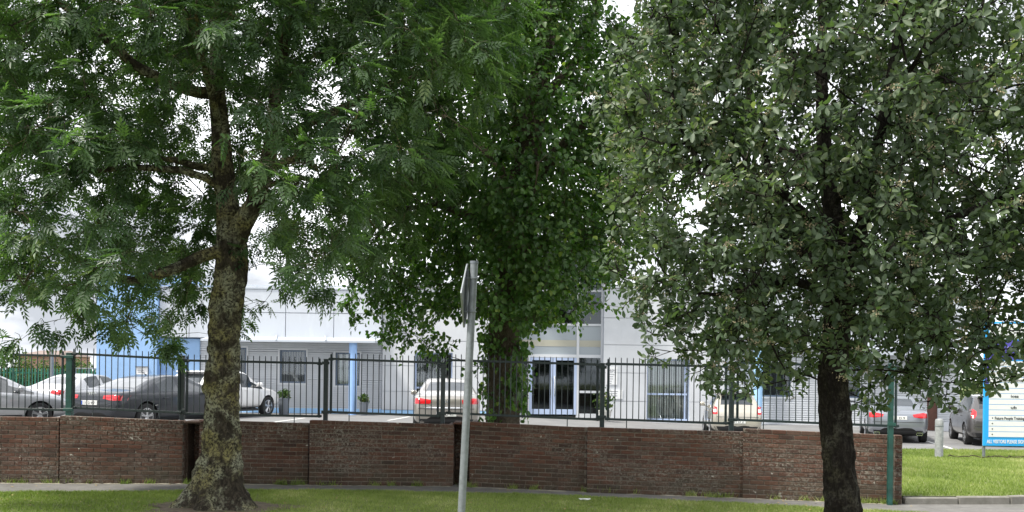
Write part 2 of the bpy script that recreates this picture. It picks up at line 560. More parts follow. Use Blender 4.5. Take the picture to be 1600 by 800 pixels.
def verge_edge(x):
    return interp(VERGE, x) + 0.035 * math.sin(x * 2.3) + 0.025 * math.sin(x * 5.9 + 1) + 0.02 * math.sin(x * 13.1)
verge = ribbon('grass_verge', np.linspace(-14, 14, 225), lambda x: 5.2, verge_edge, 0.022, M['turf_soil'], 6)
road = ribbon('road', [-60, -20, 0, 20, 60], lambda x: -3.5, lambda x: 5.0, -0.12, M['road_asphalt'])
mb = MB(); mb.cbox(-60, 60, 4.98, 5.14, -0.25, 0.03, 0.015)
o = mb.build('road_kerb', M['concrete']); o['kind'] = 'structure'
far_path = ribbon('far_path', [-60, 60], lambda x: -8, lambda x: -3.5, 0.0, M['path_asphalt'])

def lawn_z(x, y):
    return 0.115 - 0.135 * smooth(14.9, 26.0, y)
def lawn_front(x): return interp(WALLF, x) + 0.10
mb = MB(); vs = []; lx = np.linspace(5.85, 22, 34)
for j in range(15):
    for x in lx:
        a = lawn_front(x); b = 27.0 + 0.10 * math.sin(x * 1.7)
        y = a + (b - a) * j / 14
        vs.append((x, y, lawn_z(x, y)))
fs = [(j * 34 + i, j * 34 + i + 1, (j + 1) * 34 + i + 1, (j + 1) * 34 + i) for j in range(14) for i in range(33)]
mb.add(vs, fs)
lawn = mb.build('lawn', M['turf_soil'], None, (0, 0, 0), True); lawn['kind'] = 'structure'

# kerb of separate stones in front of the lawn
kerb = empty('kerb', (6.3, 15.0, 0)); kerb['kind'] = 'structure'
kx = 6.16; i = 0
while kx < 13.0:
    ln = 0.88 + random.uniform(-0.03, 0.03)
    a, b = interp(WALLF, kx), interp(WALLF, kx + ln)
    mb = MB(); mb.cbox(0, math.hypot(ln, b - a) - 0.012, 0, 0.125, -0.1, 0.105 + 0.006 * random.random() + 0.010 * min(3, i), 0.016)
    s = mb.build('kerb_stone', M['concrete'], kerb, (kx - 6.3, a - 15.0, 0))
    s.rotation_euler = (0, random.uniform(-.006, .006), math.atan2(b - a, ln))
    kx += ln; i += 1

# silt and grit washed against the foot of the wall
def silt():
    mb = MB()
    for k in range(260):
        x = random.uniform(-9, 5.9)
        y = interp(WALLF, x) - random.uniform(0.0, 0.10) ** 1.0
        w, d = random.uniform(.03, .22), random.uniform(.01, .045)
        n = 7
        a0 = random.random()
        vs = [(x, y, 0.012)] + [(x + w * math.cos(a0 + 2 * PI * q / n) * random.uniform(.6, 1.1), y + d * math.sin(a0 + 2 * PI * q / n) * random.uniform(.6, 1.1), 0.003) for q in range(n)]
        mb.add(vs, [(0, 1 + q, 1 + (q + 1) % n) for q in range(n)])
    o = mb.build('silt', M['silt']); tag(o, 'pale grit and silt washed along the foot of the brick wall', 'grit', kind='stuff')
silt()

# painted bay lines
for (p, q, da, db) in [((398, 661), (476, 651), 28.5, 33), ((606, 655), (640, 651), 32, 35), ((1449, 690), (1494, 703), 31, 27.3), ((1300, 690), (1325, 678), 28, 33)]:
    a = at(p[0], p[1], da); b = at(q[0], q[1], db)
    mb = MB(); d = (b - a); d.z = 0; nrm = Vector((-d.y, d.x, 0)).normalized() * 0.05
    vs = []
    for t in np.linspace(0, 1, 7):
        c = a.lerp(b, t)
        for s_ in (-1, 1):
            w = c + nrm * s_
            vs.append((w.x, w.y, carpark_z(w.x, w.y) + 0.006))
    mb.add(vs, [(2 * k, 2 * k + 1, 2 * k + 3, 2 * k + 2) for k in range(6)])
    mb.build('bay_line', M['line_paint'], car_park)

# ================================================================ BRICK WALL in sections
BV = []
for k in range(8):
    mb = MB(); mb.cbox(-0.1075, 0.1075, -0.051, 0.051, -0.0325, 0.0325, random.uniform(0.003, 0.007))
    mb.v = [(x + random.uniform(-.0016, .0016), y + random.uniform(-.0016, .0016), z + random.uniform(-.0014, .0014)) for (x, y, z) in mb.v]
    BV.append(mb.mesh('brick', M['brick']))
HV = []
for k in range(4):
    mb = MB(); mb.cbox(-0.051, 0.051, -0.051, 0.051, -0.0325, 0.0325, random.uniform(0.003, 0.007))
    HV.append(mb.mesh('half_brick', M['brick']))

def brick(parent, x, y, z, ln=0.215, zs=1.0, tilt=0.0):
    me = random.choice(HV) if ln < 0.12 else random.choice(BV)
    o = bpy.data.objects.new('brick', me)
    o.location = (x, y + random.uniform(-.0035, .0035), z)
    o.scale = (ln / (0.102 if ln < 0.12 else 0.215), 1, zs)
    o.rotation_euler = (random.uniform(-.012, .012), -tilt + random.uniform(-.005, .005), random.uniform(-.008, .008))
    link(o, parent)

def wall_section(px0, d0, px1, d1, h0, h1, label, pier=False, name='brick_wall_section'):
    a, b = at(px0, 757, d0), at(px1, 757, d1)
    a.z = b.z = 0
    L = (b - a).length
    root = empty(name, a, math.atan2(b.y - a.y, b.x - a.x))
    tag(root, label, 'brick wall', 'sections of the brick boundary wall')
    n = 15
    x_end = L - (0.135 if pier else 0.0)
    H = lambda x: h0 + (h1 - h0) * x / L
    mb = MB()
    z0 = -0.12
    vs = []
    for (x, xi) in ((0.006, 0), (L - 0.006, 1)):
        t = H(x) - 0.010
        vs += [(x, 0.010, z0), (x, 0.212, z0), (x, 0.212, t), (x, 0.010, t)]
    mb.add(vs, [(0, 1, 2, 3), (7, 6, 5, 4), (0, 4, 5, 1), (1, 5, 6, 2), (2, 6, 7, 3), (3, 7, 4, 0)])
    mb.build('mortar', M['mortar'], root)
    for k in range(n):
        zc = (k + 0.5) / n
        zs = (H(L / 2) / n) / 0.0785
        tilt = math.atan((h1 - h0) / L * zc)
        x = 0.0 if k % 2 == 0 else -0.1125
        while x < x_end - 0.02:
            s_, e_ = max(x, 0), min(x + 0.215, x_end)
            if e_ - s_ > 0.03:
                xc = (s_ + e_) / 2
                brick(root, xc, 0.051, zc * H(xc), e_ - s_, zs, tilt)
            x += 0.225
        for xe in (0.1075, L - 0.1075):              # the rear leaf shows at both ends
            brick(root, xe, 0.163, zc * H(xe), 0.215, zs, tilt)
    if pier:
        for k in range(n):
            zc = (k + 0.5) / n * h1
            brick(root, L - 0.062 + random.uniform(-.006, .006), 0.049, zc, 0.102, 0.93)
            brick(root, L - 0.062, -0.002 + 0.163, zc, 0.118, 0.93)
    return root

wall_section(-215, 16.1, 91, 16.33, 1.15, 1.124, 'reddish brick wall section running out of the left edge of the picture')
wall_section(92.5, 16.28, 285, 16.5, 1.16, 1.085, 'brick wall section with pale lime bloom, just left of the lichen covered trunk')
def niche(px0, px1, y0, depth, h, label):
    """a deep narrow slot between two wall sections, roofed by a thin coping"""
    x0, x1 = at(px0, 757, y0).x, at(px1, 757, y0).x
    root = empty('brick_wall_niche', (x0, y0, 0)); tag(root, label, 'brick wall', 'sections of the brick boundary wall')
    w = x1 - x0
    mb = MB(); mb.cbox(-.02, w + .02, .02, depth + .12, h - .035, h, .006); mb.build('coping', M['brick'], root)
    for (a_, b_) in ((-.10, -.004), (w + .004, w + .10)):
        mb = MB(); mb.box(a_, b_, .225, depth, -.1, h - .037); mb.build('shade_return', M['brick'], root)  # returns added to shut light out and keep the slot dark
    n_ = 14
    for k in range(n_):
        brick(root, w / 2, depth, (k + .5) * (h - .04) / n_, w + .1, (h - .04) / n_ / .0753)
    mb = MB(); mb.box(-.1, w + .1, depth + .012, depth + .12, -.1, h - .037); mb.build('mortar', M['mortar'], root)
niche(286, 310.5, 16.5, .62, 1.075, 'narrow dark slot in the wall close left of the lichen covered trunk')
wall_section(310, 16.62, 481, 16.62, 1.10, 1.063, 'lower brick wall section just right of the lichen covered trunk')
wall_section(482.5, 16.5, 708, 16.6, 1.126, 1.075, 'brown brick wall section just left of the leaning sign pole')
niche(708.6, 733, 16.62, .55, 1.105, 'narrow dark slot in the wall right behind the leaning sign pole')
wall_section(733, 16.62, 916, 16.10, 1.125, 1.074, 'dark stained brick wall section below the ivy clad lime trunk')
wall_section(916.5, 15.94, 1162, 15.5, 1.092, 1.07, 'brick wall section below the window with vertical blinds and the small hatchback')
wall_section(1160.5, 15.44, 1410, 14.94, 1.128, 1.075, 'brick wall end section behind the dark trunk, closed by a header pier', pier=True)

# ================================================================ RAILINGS on the wall
PK = MB(); PK.tube([(0, 0, 0), (0, 0, 1.03), (0, 0, 1.045)], [0.0082, 0.0082, 0.003], 6)
PICK = PK.mesh('picket', M['fence_paint'], True)
def fence_panel(px0, d0, px1, d1, z0, z1, label, ext0=0.0, ext1=0.0):
    a, b = at(px0, 600, d0), at(px1, 600, d1)
    a.z = z0; bz = z1; b.z = z0
    L = (b - a).length
    root = empty('railing_panel', a, math.atan2(b.y - a.y, b.x - a.x))
    tag(root, label, 'railing', 'railing panels along the brick wall')
    zz = lambda x: (bz - z0) * x / L
    for zo in (0.125, 1.06):
        mb = MB(); mb.cbox(-ext0, L + ext1, -0.006, 0.006, -0.02, 0.02, 0.003)
        r = mb.build('rail', M['fence_paint'], root, (0, 0, zo))
        r.rotation_euler = (0, -math.atan((bz - z0) / L), 0)
    n = max(3, int(round(L / 0.1015)))
    legs = {max(2, int(n * 0.18)), int(n * 0.80)}
    for k in range(n):
        x = (k + 0.5) * L / n
        o = bpy.data.objects.new('picket', PICK)
        o.location = (x, random.uniform(-.002, .002), 0.125 + zz(x))
        o.rotation_euler = (0, random.uniform(-.004, .004), 0)
        if k in legs:
            o.location.z = -0.02 + zz(x); o.scale = (1, 1, 1.139)
        link(o, root)
    for x in (0.03, L - 0.03):                      # doubled end bars with fixing lugs
        o = bpy.data.objects.new('end_bar', PICK); o.scale = (1.7, 1.7, 1.0); o.location = (x, 0, 0.10 + zz(x)); link(o, root)
        for zo in (0.13, 1.05):
            mb = MB(); mb.cbox(x - 0.045, x + 0.045, -0.022, 0.022, zo + zz(x) - 0.022, zo + zz(x) + 0.022, 0.006)
            mb.build('lug', M['fence_paint'], root)
    return root

fence_panel(-215, 16.4, 101, 16.6, 1.16, 1.115, 'railing panel above the leftmost wall section, before the silver cars')
fence_panel(112, 16.6, 283, 16.8, 1.16, 1.085, 'railing panel before the dark saloon, left of the lichen covered trunk')
fence_panel(289, 16.85, 502, 16.9, 1.065, 1.045, 'railing panel passing behind the lichen covered trunk and before the white car')
fence_panel(514, 16.85, 688, 16.9, 1.126, 1.078, 'railing panel between the blue column and the saloon with red lamps')
fence_panel(699, 16.95, 937, 16.3, 1.13, 1.075, 'railing panel before the lime trunk and the glazed entrance doors')
fence_panel(947, 16.22, 1138, 15.82, 1.090, 1.060, 'railing panel before the window with pale vertical blinds')
fence_panel(1149, 15.75, 1404, 15.22, 1.128, 1.077, 'railing panel at the wall end, crossed by the dark trunk')

def fence_post(px, d, zb, zt, w, label, mat='fence_paint', lean=0.0):
    p = at(px, 620, d); p.z = zb
    root = empty('fence_post', p)
    tag(root, label, 'fence post', 'posts of the railing')
    mb = MB(); mb.cbox(-w / 2, w / 2, -w / 2, w / 2, 0, zt - zb, 0.005); mb.build('post', M[mat], root)
    mb = MB(); mb.cbox(-w / 2 - 0.004, w / 2 + 0.004, -w / 2 - 0.004, w / 2 + 0.004, zt - zb, zt - zb + 0.012, 0.004); mb.build('cap', M[mat], root)
    for z in (zt - zb - 0.06, 1.25 - zb):
        mb = MB(); mb.cbox(-w / 2 - 0.03, w / 2 + 0.03, -w / 2 - 0.012, -w / 2 - 0.001, z - 0.025, z + 0.025, 0.004)
        mb.build('bracket', M[mat], root)
    root.rotation_euler = (0, lean, 0)
    return root
fence_post(109, 16.62, 0.3, 2.22, 0.105, 'broad green fence post before the silver cars on the left', 'post_paint')
fence_post(285, 16.85, 0.3, 2.20, 0.075, 'dark green fence post just left of the lichen covered trunk')
fence_post(509, 16.88, 0.3, 2.17, 0.075, 'dark fence post between the grey planter and the blue column')
fence_post(692, 16.92, 0.3, 2.13, 0.075, 'dark fence post before the rear of the saloon with red lamps')
fence_post(941, 16.28, 0.2, 2.15, 0.075, 'dark fence post at the right edge of the glazed entrance')
fence_post(1143, 15.80, 0.1, 2.14, 0.075, 'dark fence post before the small pale hatchback')
fence_post(1392, 14.86, -0.05, 2.18, 0.072, 'bright green fence post standing before the end of the wall', 'post_paint')

# ================================================================ OFFICE BUILDING
YF = 37.0
def FX(px, py=600): return at(px, py, YF).x
def FZ(px, py): return at(px, py, YF).z
def cells(x0, x1, z0, z1, holes):
    X = sorted({x0, x1, *[min(max(h[i], x0), x1) for h in holes for i in (0, 1)]})
    Z = sorted({z0, z1, *[min(max(h[i], z0), z1) for h in holes for i in (2, 3)]})
    out = []
    for a, b in zip(X, X[1:]):
        for c, d in zip(Z, Z[1:]):
            if b - a < 1e-4 or d - c < 1e-4: continue
            mx, mz = (a + b) / 2, (c + d) / 2
            if any(h[0] < mx < h[1] and h[2] < mz < h[3] for h in holes): continue
            out.append((a, b, c, d))
    return out
def wall_holes(name, x0, x1, z0, z1, holes, y0, y1, mat, parent):
    mb = MB()
    for (a, b, c, d) in cells(x0, x1, z0, z1, holes): mb.box(a, b, y0, y1, c, d)
    return mb.build(name, M[mat], parent)
def siding(name, x0, x1, z0, z1, holes, y, parent, pitch=0.088):
    mb = MB()
    for (a, b, c, d) in cells(x0, x1, z0, z1, holes):
        z = math.floor(c / pitch) * pitch
        prof = []
        while z < d + pitch:
            prof += [(z, 0.0), (z + 0.054, 0.006), (z + 0.056, 0.045), (z + pitch - 0.002, 0.045)]
            z += pitch
        prof = [(c, 0.0)] + [p for p in prof if c < p[0] < d] + [(d, 0.0)]
        vs = []
        for (zz, yo) in prof: vs += [(a, y + yo, zz), (b, y + yo, zz)]
        mb.add(vs, [(2 * k, 2 * k + 1, 2 * k + 3, 2 * k + 2) for k in range(len(prof) - 1)])
        mb.box(a, b, y + 0.05, y + 0.2, c, d)
    return mb.build(name, M['siding'], parent)

bld = empty('office_building', (0, 0, 0))
tag(bld, 'long white and blue office building with glazed entrance behind the car park', 'building')
GZ = lambda px: carpark_z(FX(px), YF - 0.3)

def window(px0, px1, py0, py1, y, fmat='dark_frame', rails=(), mull=(), blind=None, trim=True, glass='window_glass', nslat=14, bmat='blind'):
    pm = (px0 + px1) / 2; qm = (py0 + py1) / 2
    x0, x1, z0, z1 = FX(px0, qm), FX(px1, qm), FZ(pm, py1), FZ(pm, py0)
    t = 0.06
    mb = MB()
    mb.box(x0, x0 + t, y, y + 0.08, z0, z1); mb.box(x1 - t, x1, y, y + 0.08, z0, z1)
    mb.box(x0 + t, x1 - t, y + .002, y + 0.078, z1 - t, z1); mb.box(x0 + t, x1 - t, y + .002, y + 0.078, z0, z0 + t)
    for r_ in rails:
        zr = FZ(pm, r_); mb.box(x0 + t, x1 - t, y + .004, y + 0.076, zr - 0.035, zr + 0.035)
    for m_ in mull:
        xm = FX(m_, qm); mb.box(xm - 0.03, xm + 0.03, y + .006, y + 0.074, z0 + t, z1 - t)
    w = mb.build('window', M[fmat], bld)
    mb = MB(); mb.box(x0 + t * .5, x1 - t * .5, y + 0.035, y + 0.045, z0 + t * .5, z1 - t * .5); mb.build('pane', M[glass], w)
    if blind:
        mb = MB()
        for k in range(nslat):
            xa = x0 + (x1 - x0) * (k + 0.12) / nslat; xb = x0 + (x1 - x0) * (k + blind) / nslat
            mb.add([(xa, y + .16, z0 + .05), (xb, y + .20, z0 + .05), (xb, y + .20, z1 - .05), (xa, y + .16, z1 - .05)], [(0, 1, 2, 3)])
        mb.build('blind', M[bmat], w)
    if trim:
        mb = MB(); e_ = 0.07
        mb.box(x0 - e_, x0 - .002, y - .07, y - .01, z0 - e_, z1 + e_); mb.box(x1 + .002, x1 + e_, y - .07, y - .01, z0 - e_, z1 + e_)
        mb.box(x0 - .002, x1 + .002, y - .068, y - .012, z1 + .002, z1 + e_); mb.box(x0 - .002, x1 + .002, y - .075, y - .012, z0 - e_, z0 - .002)
        mb.build('trim', M['trim_white'], w)
    return (x0, x1, z0, z1)

def panel_rows(xs_, zs_, holes, y, mat, gap=0.014, th=0.06):
    for a, b in zip(xs_, xs_[1:]):
        for c, d in zip(zs_, zs_[1:]):
            todo = cells(a + gap, b - gap, c + gap, d - gap, holes)
            while todo:                                   # what a window cuts apart becomes two panels
                grp = [todo.pop()]
                k = 0
                while k < len(grp):
                    A_ = grp[k]; k += 1
                    for B_ in list(todo):
                        if A_[0] < B_[1] + 1e-4 and B_[0] < A_[1] + 1e-4 and A_[2] < B_[3] + 1e-4 and B_[2] < A_[3] + 1e-4 and \
                           (min(A_[1], B_[1]) - max(A_[0], B_[0]) > .01 or min(A_[3], B_[3]) - max(A_[2], B_[2]) > .01):
                            grp.append(B_); todo.remove(B_)
                mb = MB()
                for (p, q, r_, s_) in grp: mb.box(p, q, y - th, y, r_, s_)
                mb.build('panel', M[mat], bld)

# ---- left: blue stair block
zt_blue = FZ(210, 424)
mb = MB(); mb.box(FX(158), FX(251.5), YF - 0.45, YF + 9, -0.4, zt_blue); mb.build('blue_wall', M['blue_wall'], bld)
mb = MB(); mb.box(FX(157.5), FX(252), YF - 0.5, YF + 9.02, zt_blue, zt_blue + 0.1); mb.build('coping', M['trim_white'], bld)
mb = MB(); mb.box(FX(251.5), FX(312), YF - 0.06, YF + 0.2, -0.4, FZ(280, 529)); mb.build('blue_wall', M['blue_wall'], bld)
p = at(236, 499, YF - 0.45); mb = MB(); mb.cbox(p.x - .12, p.x + .12, YF - .60, YF - .452, p.z - .14, p.z + .12, .03); mb.build('wall_light', M['pot_grey'], bld)
p = at(222, 578, YF - 0.45); mb = MB(); mb.box(p.x - .22, p.x + .22, YF - .475, YF - .453, p.z - .17, p.z + .10)
nb = mb.build('notice', M['sign_white'], bld)
mb = MB(); mb.box(p.x - .24, p.x + .24, YF - .52, YF - .453, p.z + .102, p.z + .14); mb.build('notice_cap', M['pot_grey'], nb)
for q in range(3):
    mb = MB(); mb.box(p.x - .16, p.x + .12 - .05 * q, YF - .479, YF - .4755, p.z - .10 + .06 * q, p.z - .075 + .06 * q); mb.build('lettering', M['ink_grey'], nb)

# ---- left: white panelled upper storey over a recessed corrugated wall
zU1, zUm, zU0 = FZ(445, 453), FZ(445, 489.5), FZ(445, 529.5)
mb = MB(); mb.box(FX(252), FX(596.6), YF - .24, YF + 9, zU0, zU1 - .01); mb.build('upper_wall', M['panel_joint'], bld)
panel_rows([FX(p_) for p_ in (252, 298.5, 373.2, 447.8, 522.6, 596.6)], [zU0, zUm, zU1], [], YF - .24, 'white_panel')
mb = MB(); mb.box(FX(251.5), FX(597), YF - .33, YF + 9, zU1 + .004, zU1 + .06); mb.box(FX(251.5), FX(597), YF - .1, YF - .05, zU1 + .12, zU1 + .17)
for k in range(8): x = FX(256 + k * 48); mb.box(x, x + .04, YF - .095, YF - .055, zU1 + .06, zU1 + .12)
mb.build('parapet', M['canopy_metal'], bld)
zC = FZ(450, 532)
mb = MB()
mb.add([(FX(330), YF - 1.35, zC - .10), (FX(596), YF - 1.35, zC - .10), (FX(596), YF - .30, zC + .03), (FX(330), YF - .30, zC + .03),
        (FX(330), YF - 1.35, zC - .03), (FX(596), YF - 1.35, zC - .03), (FX(596), YF - .30, zC + .12), (FX(330), YF - .30, zC + .12)],
       [(0, 3, 2, 1), (4, 5, 6, 7), (0, 1, 5, 4), (1, 2, 6, 5), (2, 3, 7, 6), (3, 0, 4, 7)])
can = mb.build('canopy', M['canopy_metal'], bld)
for p_ in (361, 434, 509, 584):
    x = FX(p_)
    mb = MB(); pts = [(x + .25 * t, YF - .32 - 1.05 * t, zC + .16 - .20 * t * t) for t in np.linspace(0, 1, 8)]
    mb.tube(pts, .035, 6); mb.build('bracket', M['canopy_metal'], can)
winA = window(344, 385, 543, 592, YF + .05, blind=.3, bmat='blind_dark', nslat=9)
winB = window(437, 478, 547, 598.5, YF + .05, blind=.34, bmat='blind_dark', nslat=10)
winC = window(524, 562, 551, 602.5, YF + .05, blind=.8, nslat=8, bmat='blind')
siding('siding', FX(312), FX(596.6), .55, zU0 - .002, [winA, winB, winC], YF, bld)
wall_holes('plinth', FX(300), FX(596.6), -0.3, .55, [], YF - .03, YF + .2, 'pale_blue', bld)
x = FX(558.5); mb = MB(); mb.lathe([(.15, .2), (.15, zC - .05)], 20, c=(x, YF - 1.1, 0)); mb.build('column', M['blue_column'], bld, smooth_=True)

# ---- middle: white rendered block
zT = FZ(700, 449)
win1 = window(648, 707, 551, 647, YF + .10, 'blue_frame', rails=(606,), blind=.36, trim=False, nslat=15)
mxs = [FX(597.4), FX(677), FX(806)]
mzs = [FZ(680, y_) for y_ in (641, 612, 572, 533, 492, 449)]
wall_holes('wall', FX(597.4), FX(806), -0.3, zT - .01, [win1], YF - .06, YF + .3, 'panel_joint', bld)
panel_rows(mxs, mzs, [win1], YF - .06, 'white_render', gap=.010)
wall_holes('plinth', FX(597.4), FX(806), -0.3, FZ(680, 641) - .01, [win1], YF - .11, YF - .06, 'pale_blue', bld)
mb = MB(); mb.box(FX(597), FX(806), YF - .2, YF + .35, zT, zT + .10); mb.build('parapet', M['trim_white'], bld)
p = at(622, 505, YF); mb = MB(); mb.cbox(p.x - .12, p.x + .12, YF - .26, YF - .122, p.z - .13, p.z + .06, .03); mb.build('wall_light', M['galvanised'], bld)

# ---- glazed entrance
YE = YF + 0.25
ex0, ex1 = FX(806), FX(941)
zr = {y_: FZ(875, y_) for y_ in (398, 453, 506.5, 556, 650)}
mb = MB()
for px in (806, 903, 941): mb.box(FX(px) - .05, FX(px) + .05, YE, YE + .1, .3, zr[398])
for y_ in (398, 453, 506.5): mb.box(ex0 + .05, ex1 - .05, YE + .003, YE + .097, zr[y_] - .04, zr[y_] + .04)
mb.box(ex0 + .05, ex1 - .05, YE - .004, YE + .104, zr[556] - .06, zr[556] + .06)
mb.box(FX(826) - .06, FX(826) + .06, YE - .006, YE + .106, .3, zr[556] - .06)
for (a_, b_) in ((808, 823.5), (906, 939)):
    mb.box(FX(a_), FX(b_), YE + .006, YE + .094, FZ(875, 612) - .045, FZ(875, 612) + .045)
    mb.box(FX(a_), FX(b_), YE + .006, YE + .094, .3, .46)
ent = mb.build('entrance_frame', M['trim_white'], bld)
for (a_, b_, y0_, y1_, g_) in ((807, 902, 398, 453, 'entrance_glass'), (904, 940, 398, 453, 'entrance_glass'), (807, 902, 453, 506.5, 'entrance_glass'), (904, 940, 453, 506.5, 'entrance_glass'),
                               (807, 902, 506.5, 556, 'spandrel'), (904, 940, 506.5, 556, 'spandrel'), (807, 825, 556, 650, 'entrance_glass'), (904, 940, 556, 650, 'entrance_glass')):
    mb = MB(); mb.box(FX(a_), FX(b_), YE + .045, YE + .055, zr[y1_], zr[y0_]); mb.build('pane', M[g_], ent)
mb = MB(); mb.box(FX(808), FX(939.5), YE + .036, YE + .042, FZ(875, 541), FZ(875, 531)); mb.build('band', M['cream_glass_band'], ent)  # cream strip imitating what shows in the glass
for (a_, b_, hx) in ((827.5, 863.5, 861), (864.5, 901.5, 867)):
    x0, x1, z0, z1 = FX(a_), FX(b_), .42, zr[556] - .07
    t = .10; mb = MB()
    mb.box(x0, x0 + t, YE - .01, YE + .06, z0, z1); mb.box(x1 - t, x1, YE - .01, YE + .06, z0, z1)
    mb.box(x0 + t, x1 - t, YE - .008, YE + .058, z1 - t, z1); mb.box(x0 + t, x1 - t, YE - .008, YE + .058, z0, z0 + .2)
    dr = mb.build('door', M['blue_frame'], bld)
    mb = MB(); mb.box(x0 + .05, x1 - .05, YE + .02, YE + .03, z0 + .1, z1 - .05); mb.build('pane', M['entrance_glass'], dr)
    mb = MB(); hxx = FX(hx) ; mb.tube([(hxx, YE - .02, FZ(864, 619)), (hxx, YE - .09, FZ(864, 617)), (hxx, YE - .09, FZ(864, 591)), (hxx, YE - .02, FZ(864, 589))], .022, 8); mb.build('handle', M['chrome'], dr)
mb = MB(); mb.box(FX(798), FX(957), YF - 1.1, YF + 4, zr[398] + .05, zr[398] + .17); mb.build('entrance_roof', M['roofing'], bld)
mb = MB(); mb.tube([at(926, 434, YF - .7), at(957, 440, YF - .7)], .05, 8); mb.tube([at(957, 426, YF - .7), at(957, 449, YF - .7)], .05, 8); mb.build('rainwater_pipe', M['pale_blue'], bld)
mb = MB(); mb.box(ex1 + .06, ex1 + .2, YF - .06, YF + 4, zT, zr[398] + .05); mb.box(ex0 - .2, ex0 - .06, YF - .06, YF + 4, zT, zr[398] + .05); mb.build('cheek_wall', M['brown_timber'], bld)

# ---- right: white rendered block
zR = FZ(1000, 451)
win2 = window(1010, 1077, 561, 657, YF + .10, 'blue_frame', rails=(616,), mull=(1071,), blind=.86, trim=False, nslat=18)
rx0, rx1 = FX(942), FX(1131)
wall_holes('wall', rx0, rx1, -0.4, zR - .01, [win2], YF - .06, YF + .3, 'panel_joint', bld)
panel_rows([rx0, rx1], [.0] + [FZ(1000, y_) for y_ in (627, 583, 539.5, 497.5, 451)], [win2], YF - .06, 'white_render', gap=.010)
mb = MB(); mb.box(rx0 - .04, rx1, YF - .20, YF + .35, zR, zR + .13); mb.build('parapet', M['trim_white'], bld)
def notice(px0, px1, py0, py1, lines, head=None):
    pm, qm = (px0 + px1) / 2, (py0 + py1) / 2
    x0, x1, z0, z1 = FX(px0, qm), FX(px1, qm), FZ(pm, py1), FZ(pm, py0)
    mb = MB(); mb.box(x0, x1, YF - .145, YF - .122, z0, z1); nb_ = mb.build('notice', M['sign_white'], bld)
    zz = z1 - .06
    if head:
        text_obj('lettering', head, M['ink_grey'], nb_, (x0 + .05, YF - .150, z1 - .24), .20, width=(x1 - x0) * .75)
        zz = z1 - .30
    while zz > z0 + .05 and lines:
        w = random.uniform(.45, .85)
        mb = MB(); mb.box(x0 + .06, x0 + .06 + (x1 - x0 - .12) * w, YF - .149, YF - .1455, zz - .012, zz + .012); mb.build('lettering', M['ink_grey'], nb_)
        zz -= .085
    return nb_

def text_obj(name, s, mat, parent, loc, size, width=None, rot=(PI / 2, 0, 0), depth=0.002, bold=0.0):
    cu = bpy.data.curves.new(name, 'FONT')
    cu.body = s; cu.size = size; cu.extrude = depth; cu.offset = bold * size; cu.resolution_u = 3
    tmp = bpy.data.objects.new('tmp', cu); C.objects.link(tmp)
    bpy.context.view_layer.update()
    me = bpy.data.meshes.new_from_object(tmp.evaluated_get(bpy.context.evaluated_depsgraph_get()))
    bpy.data.objects.remove(tmp); bpy.data.curves.remove(cu)
    me.materials.clear(); me.materials.append(mat); me.name = name
    o = bpy.data.objects.new(name, me); link(o, parent)
    o.location = loc; o.rotation_euler = rot
    if width and len(me.vertices):
        xs_ = [v.co.x for v in me.vertices]; w = max(xs_) - min(xs_)
        if w > 0: o.scale.x = width / w
    return o
notice(946, 964, 573, 601, True, 'MPS')
notice(947, 972, 609, 623, True)

# ---- far right: corrugated wall with windows under white panels
winD = window(1189, 1236, 569, 620, YF + .05, 'dark_frame', trim=True)
winE = window(1300, 1344, 569, 622, YF + .05, 'dark_frame', trim=True)
dx0, dx1 = FX(1449), FX(1466)
zV0 = FZ(1300, 546)
siding('siding', FX(1131), FX(1500), .30, zV0, [winD, winE, (dx0, dx1, -1, FZ(1455, 618))], YF, bld)
wall_holes('plinth', FX(1131), FX(1500), -0.4, .30, [(dx0, dx1, -.5, 1)], YF - .03, YF + .2, 'trim_white', bld)
mb = MB(); mb.box(dx0, dx1, YF + .06, YF + .12, -.3, FZ(1455, 618)); dr = mb.build('door', M['brown_timber'], bld)
mb = MB(); mb.tube([(dx0 + .09, YF + .03, .9), (dx0 + .09, YF + .01, 1.1)], .015, 6); mb.build('handle', M['chrome'], dr)
mb = MB(); mb.box(FX(1131), FX(1500), YF - .24, YF + 9, zV0, zR - .02); mb.build('upper_wall', M['panel_joint'], bld)
panel_rows([FX(p_) for p_ in (1131, 1206, 1281, 1356, 1430, 1500)], [zV0, (zV0 + zR) / 2, zR - .01], [], YF - .24, 'white_panel')
mb = MB(); mb.box(FX(1131), FX(1500.5), YF - .33, YF + 9, zR - .006, zR + .05); mb.build('parapet', M['canopy_metal'], bld)
x = FX(1180); mb = MB(); mb.lathe([(.17, -.2), (.17, zV0)], 20, c=(x, YF - .42, 0)); mb.build('column', M['pale_blue'], bld, smooth_=True)
mb = MB(); mb.box(FX(1300), FX(1500), YF - 1.2, YF - .32, FZ(1400, 556), FZ(1400, 551)); mb.build('canopy', M['canopy_metal'], bld)

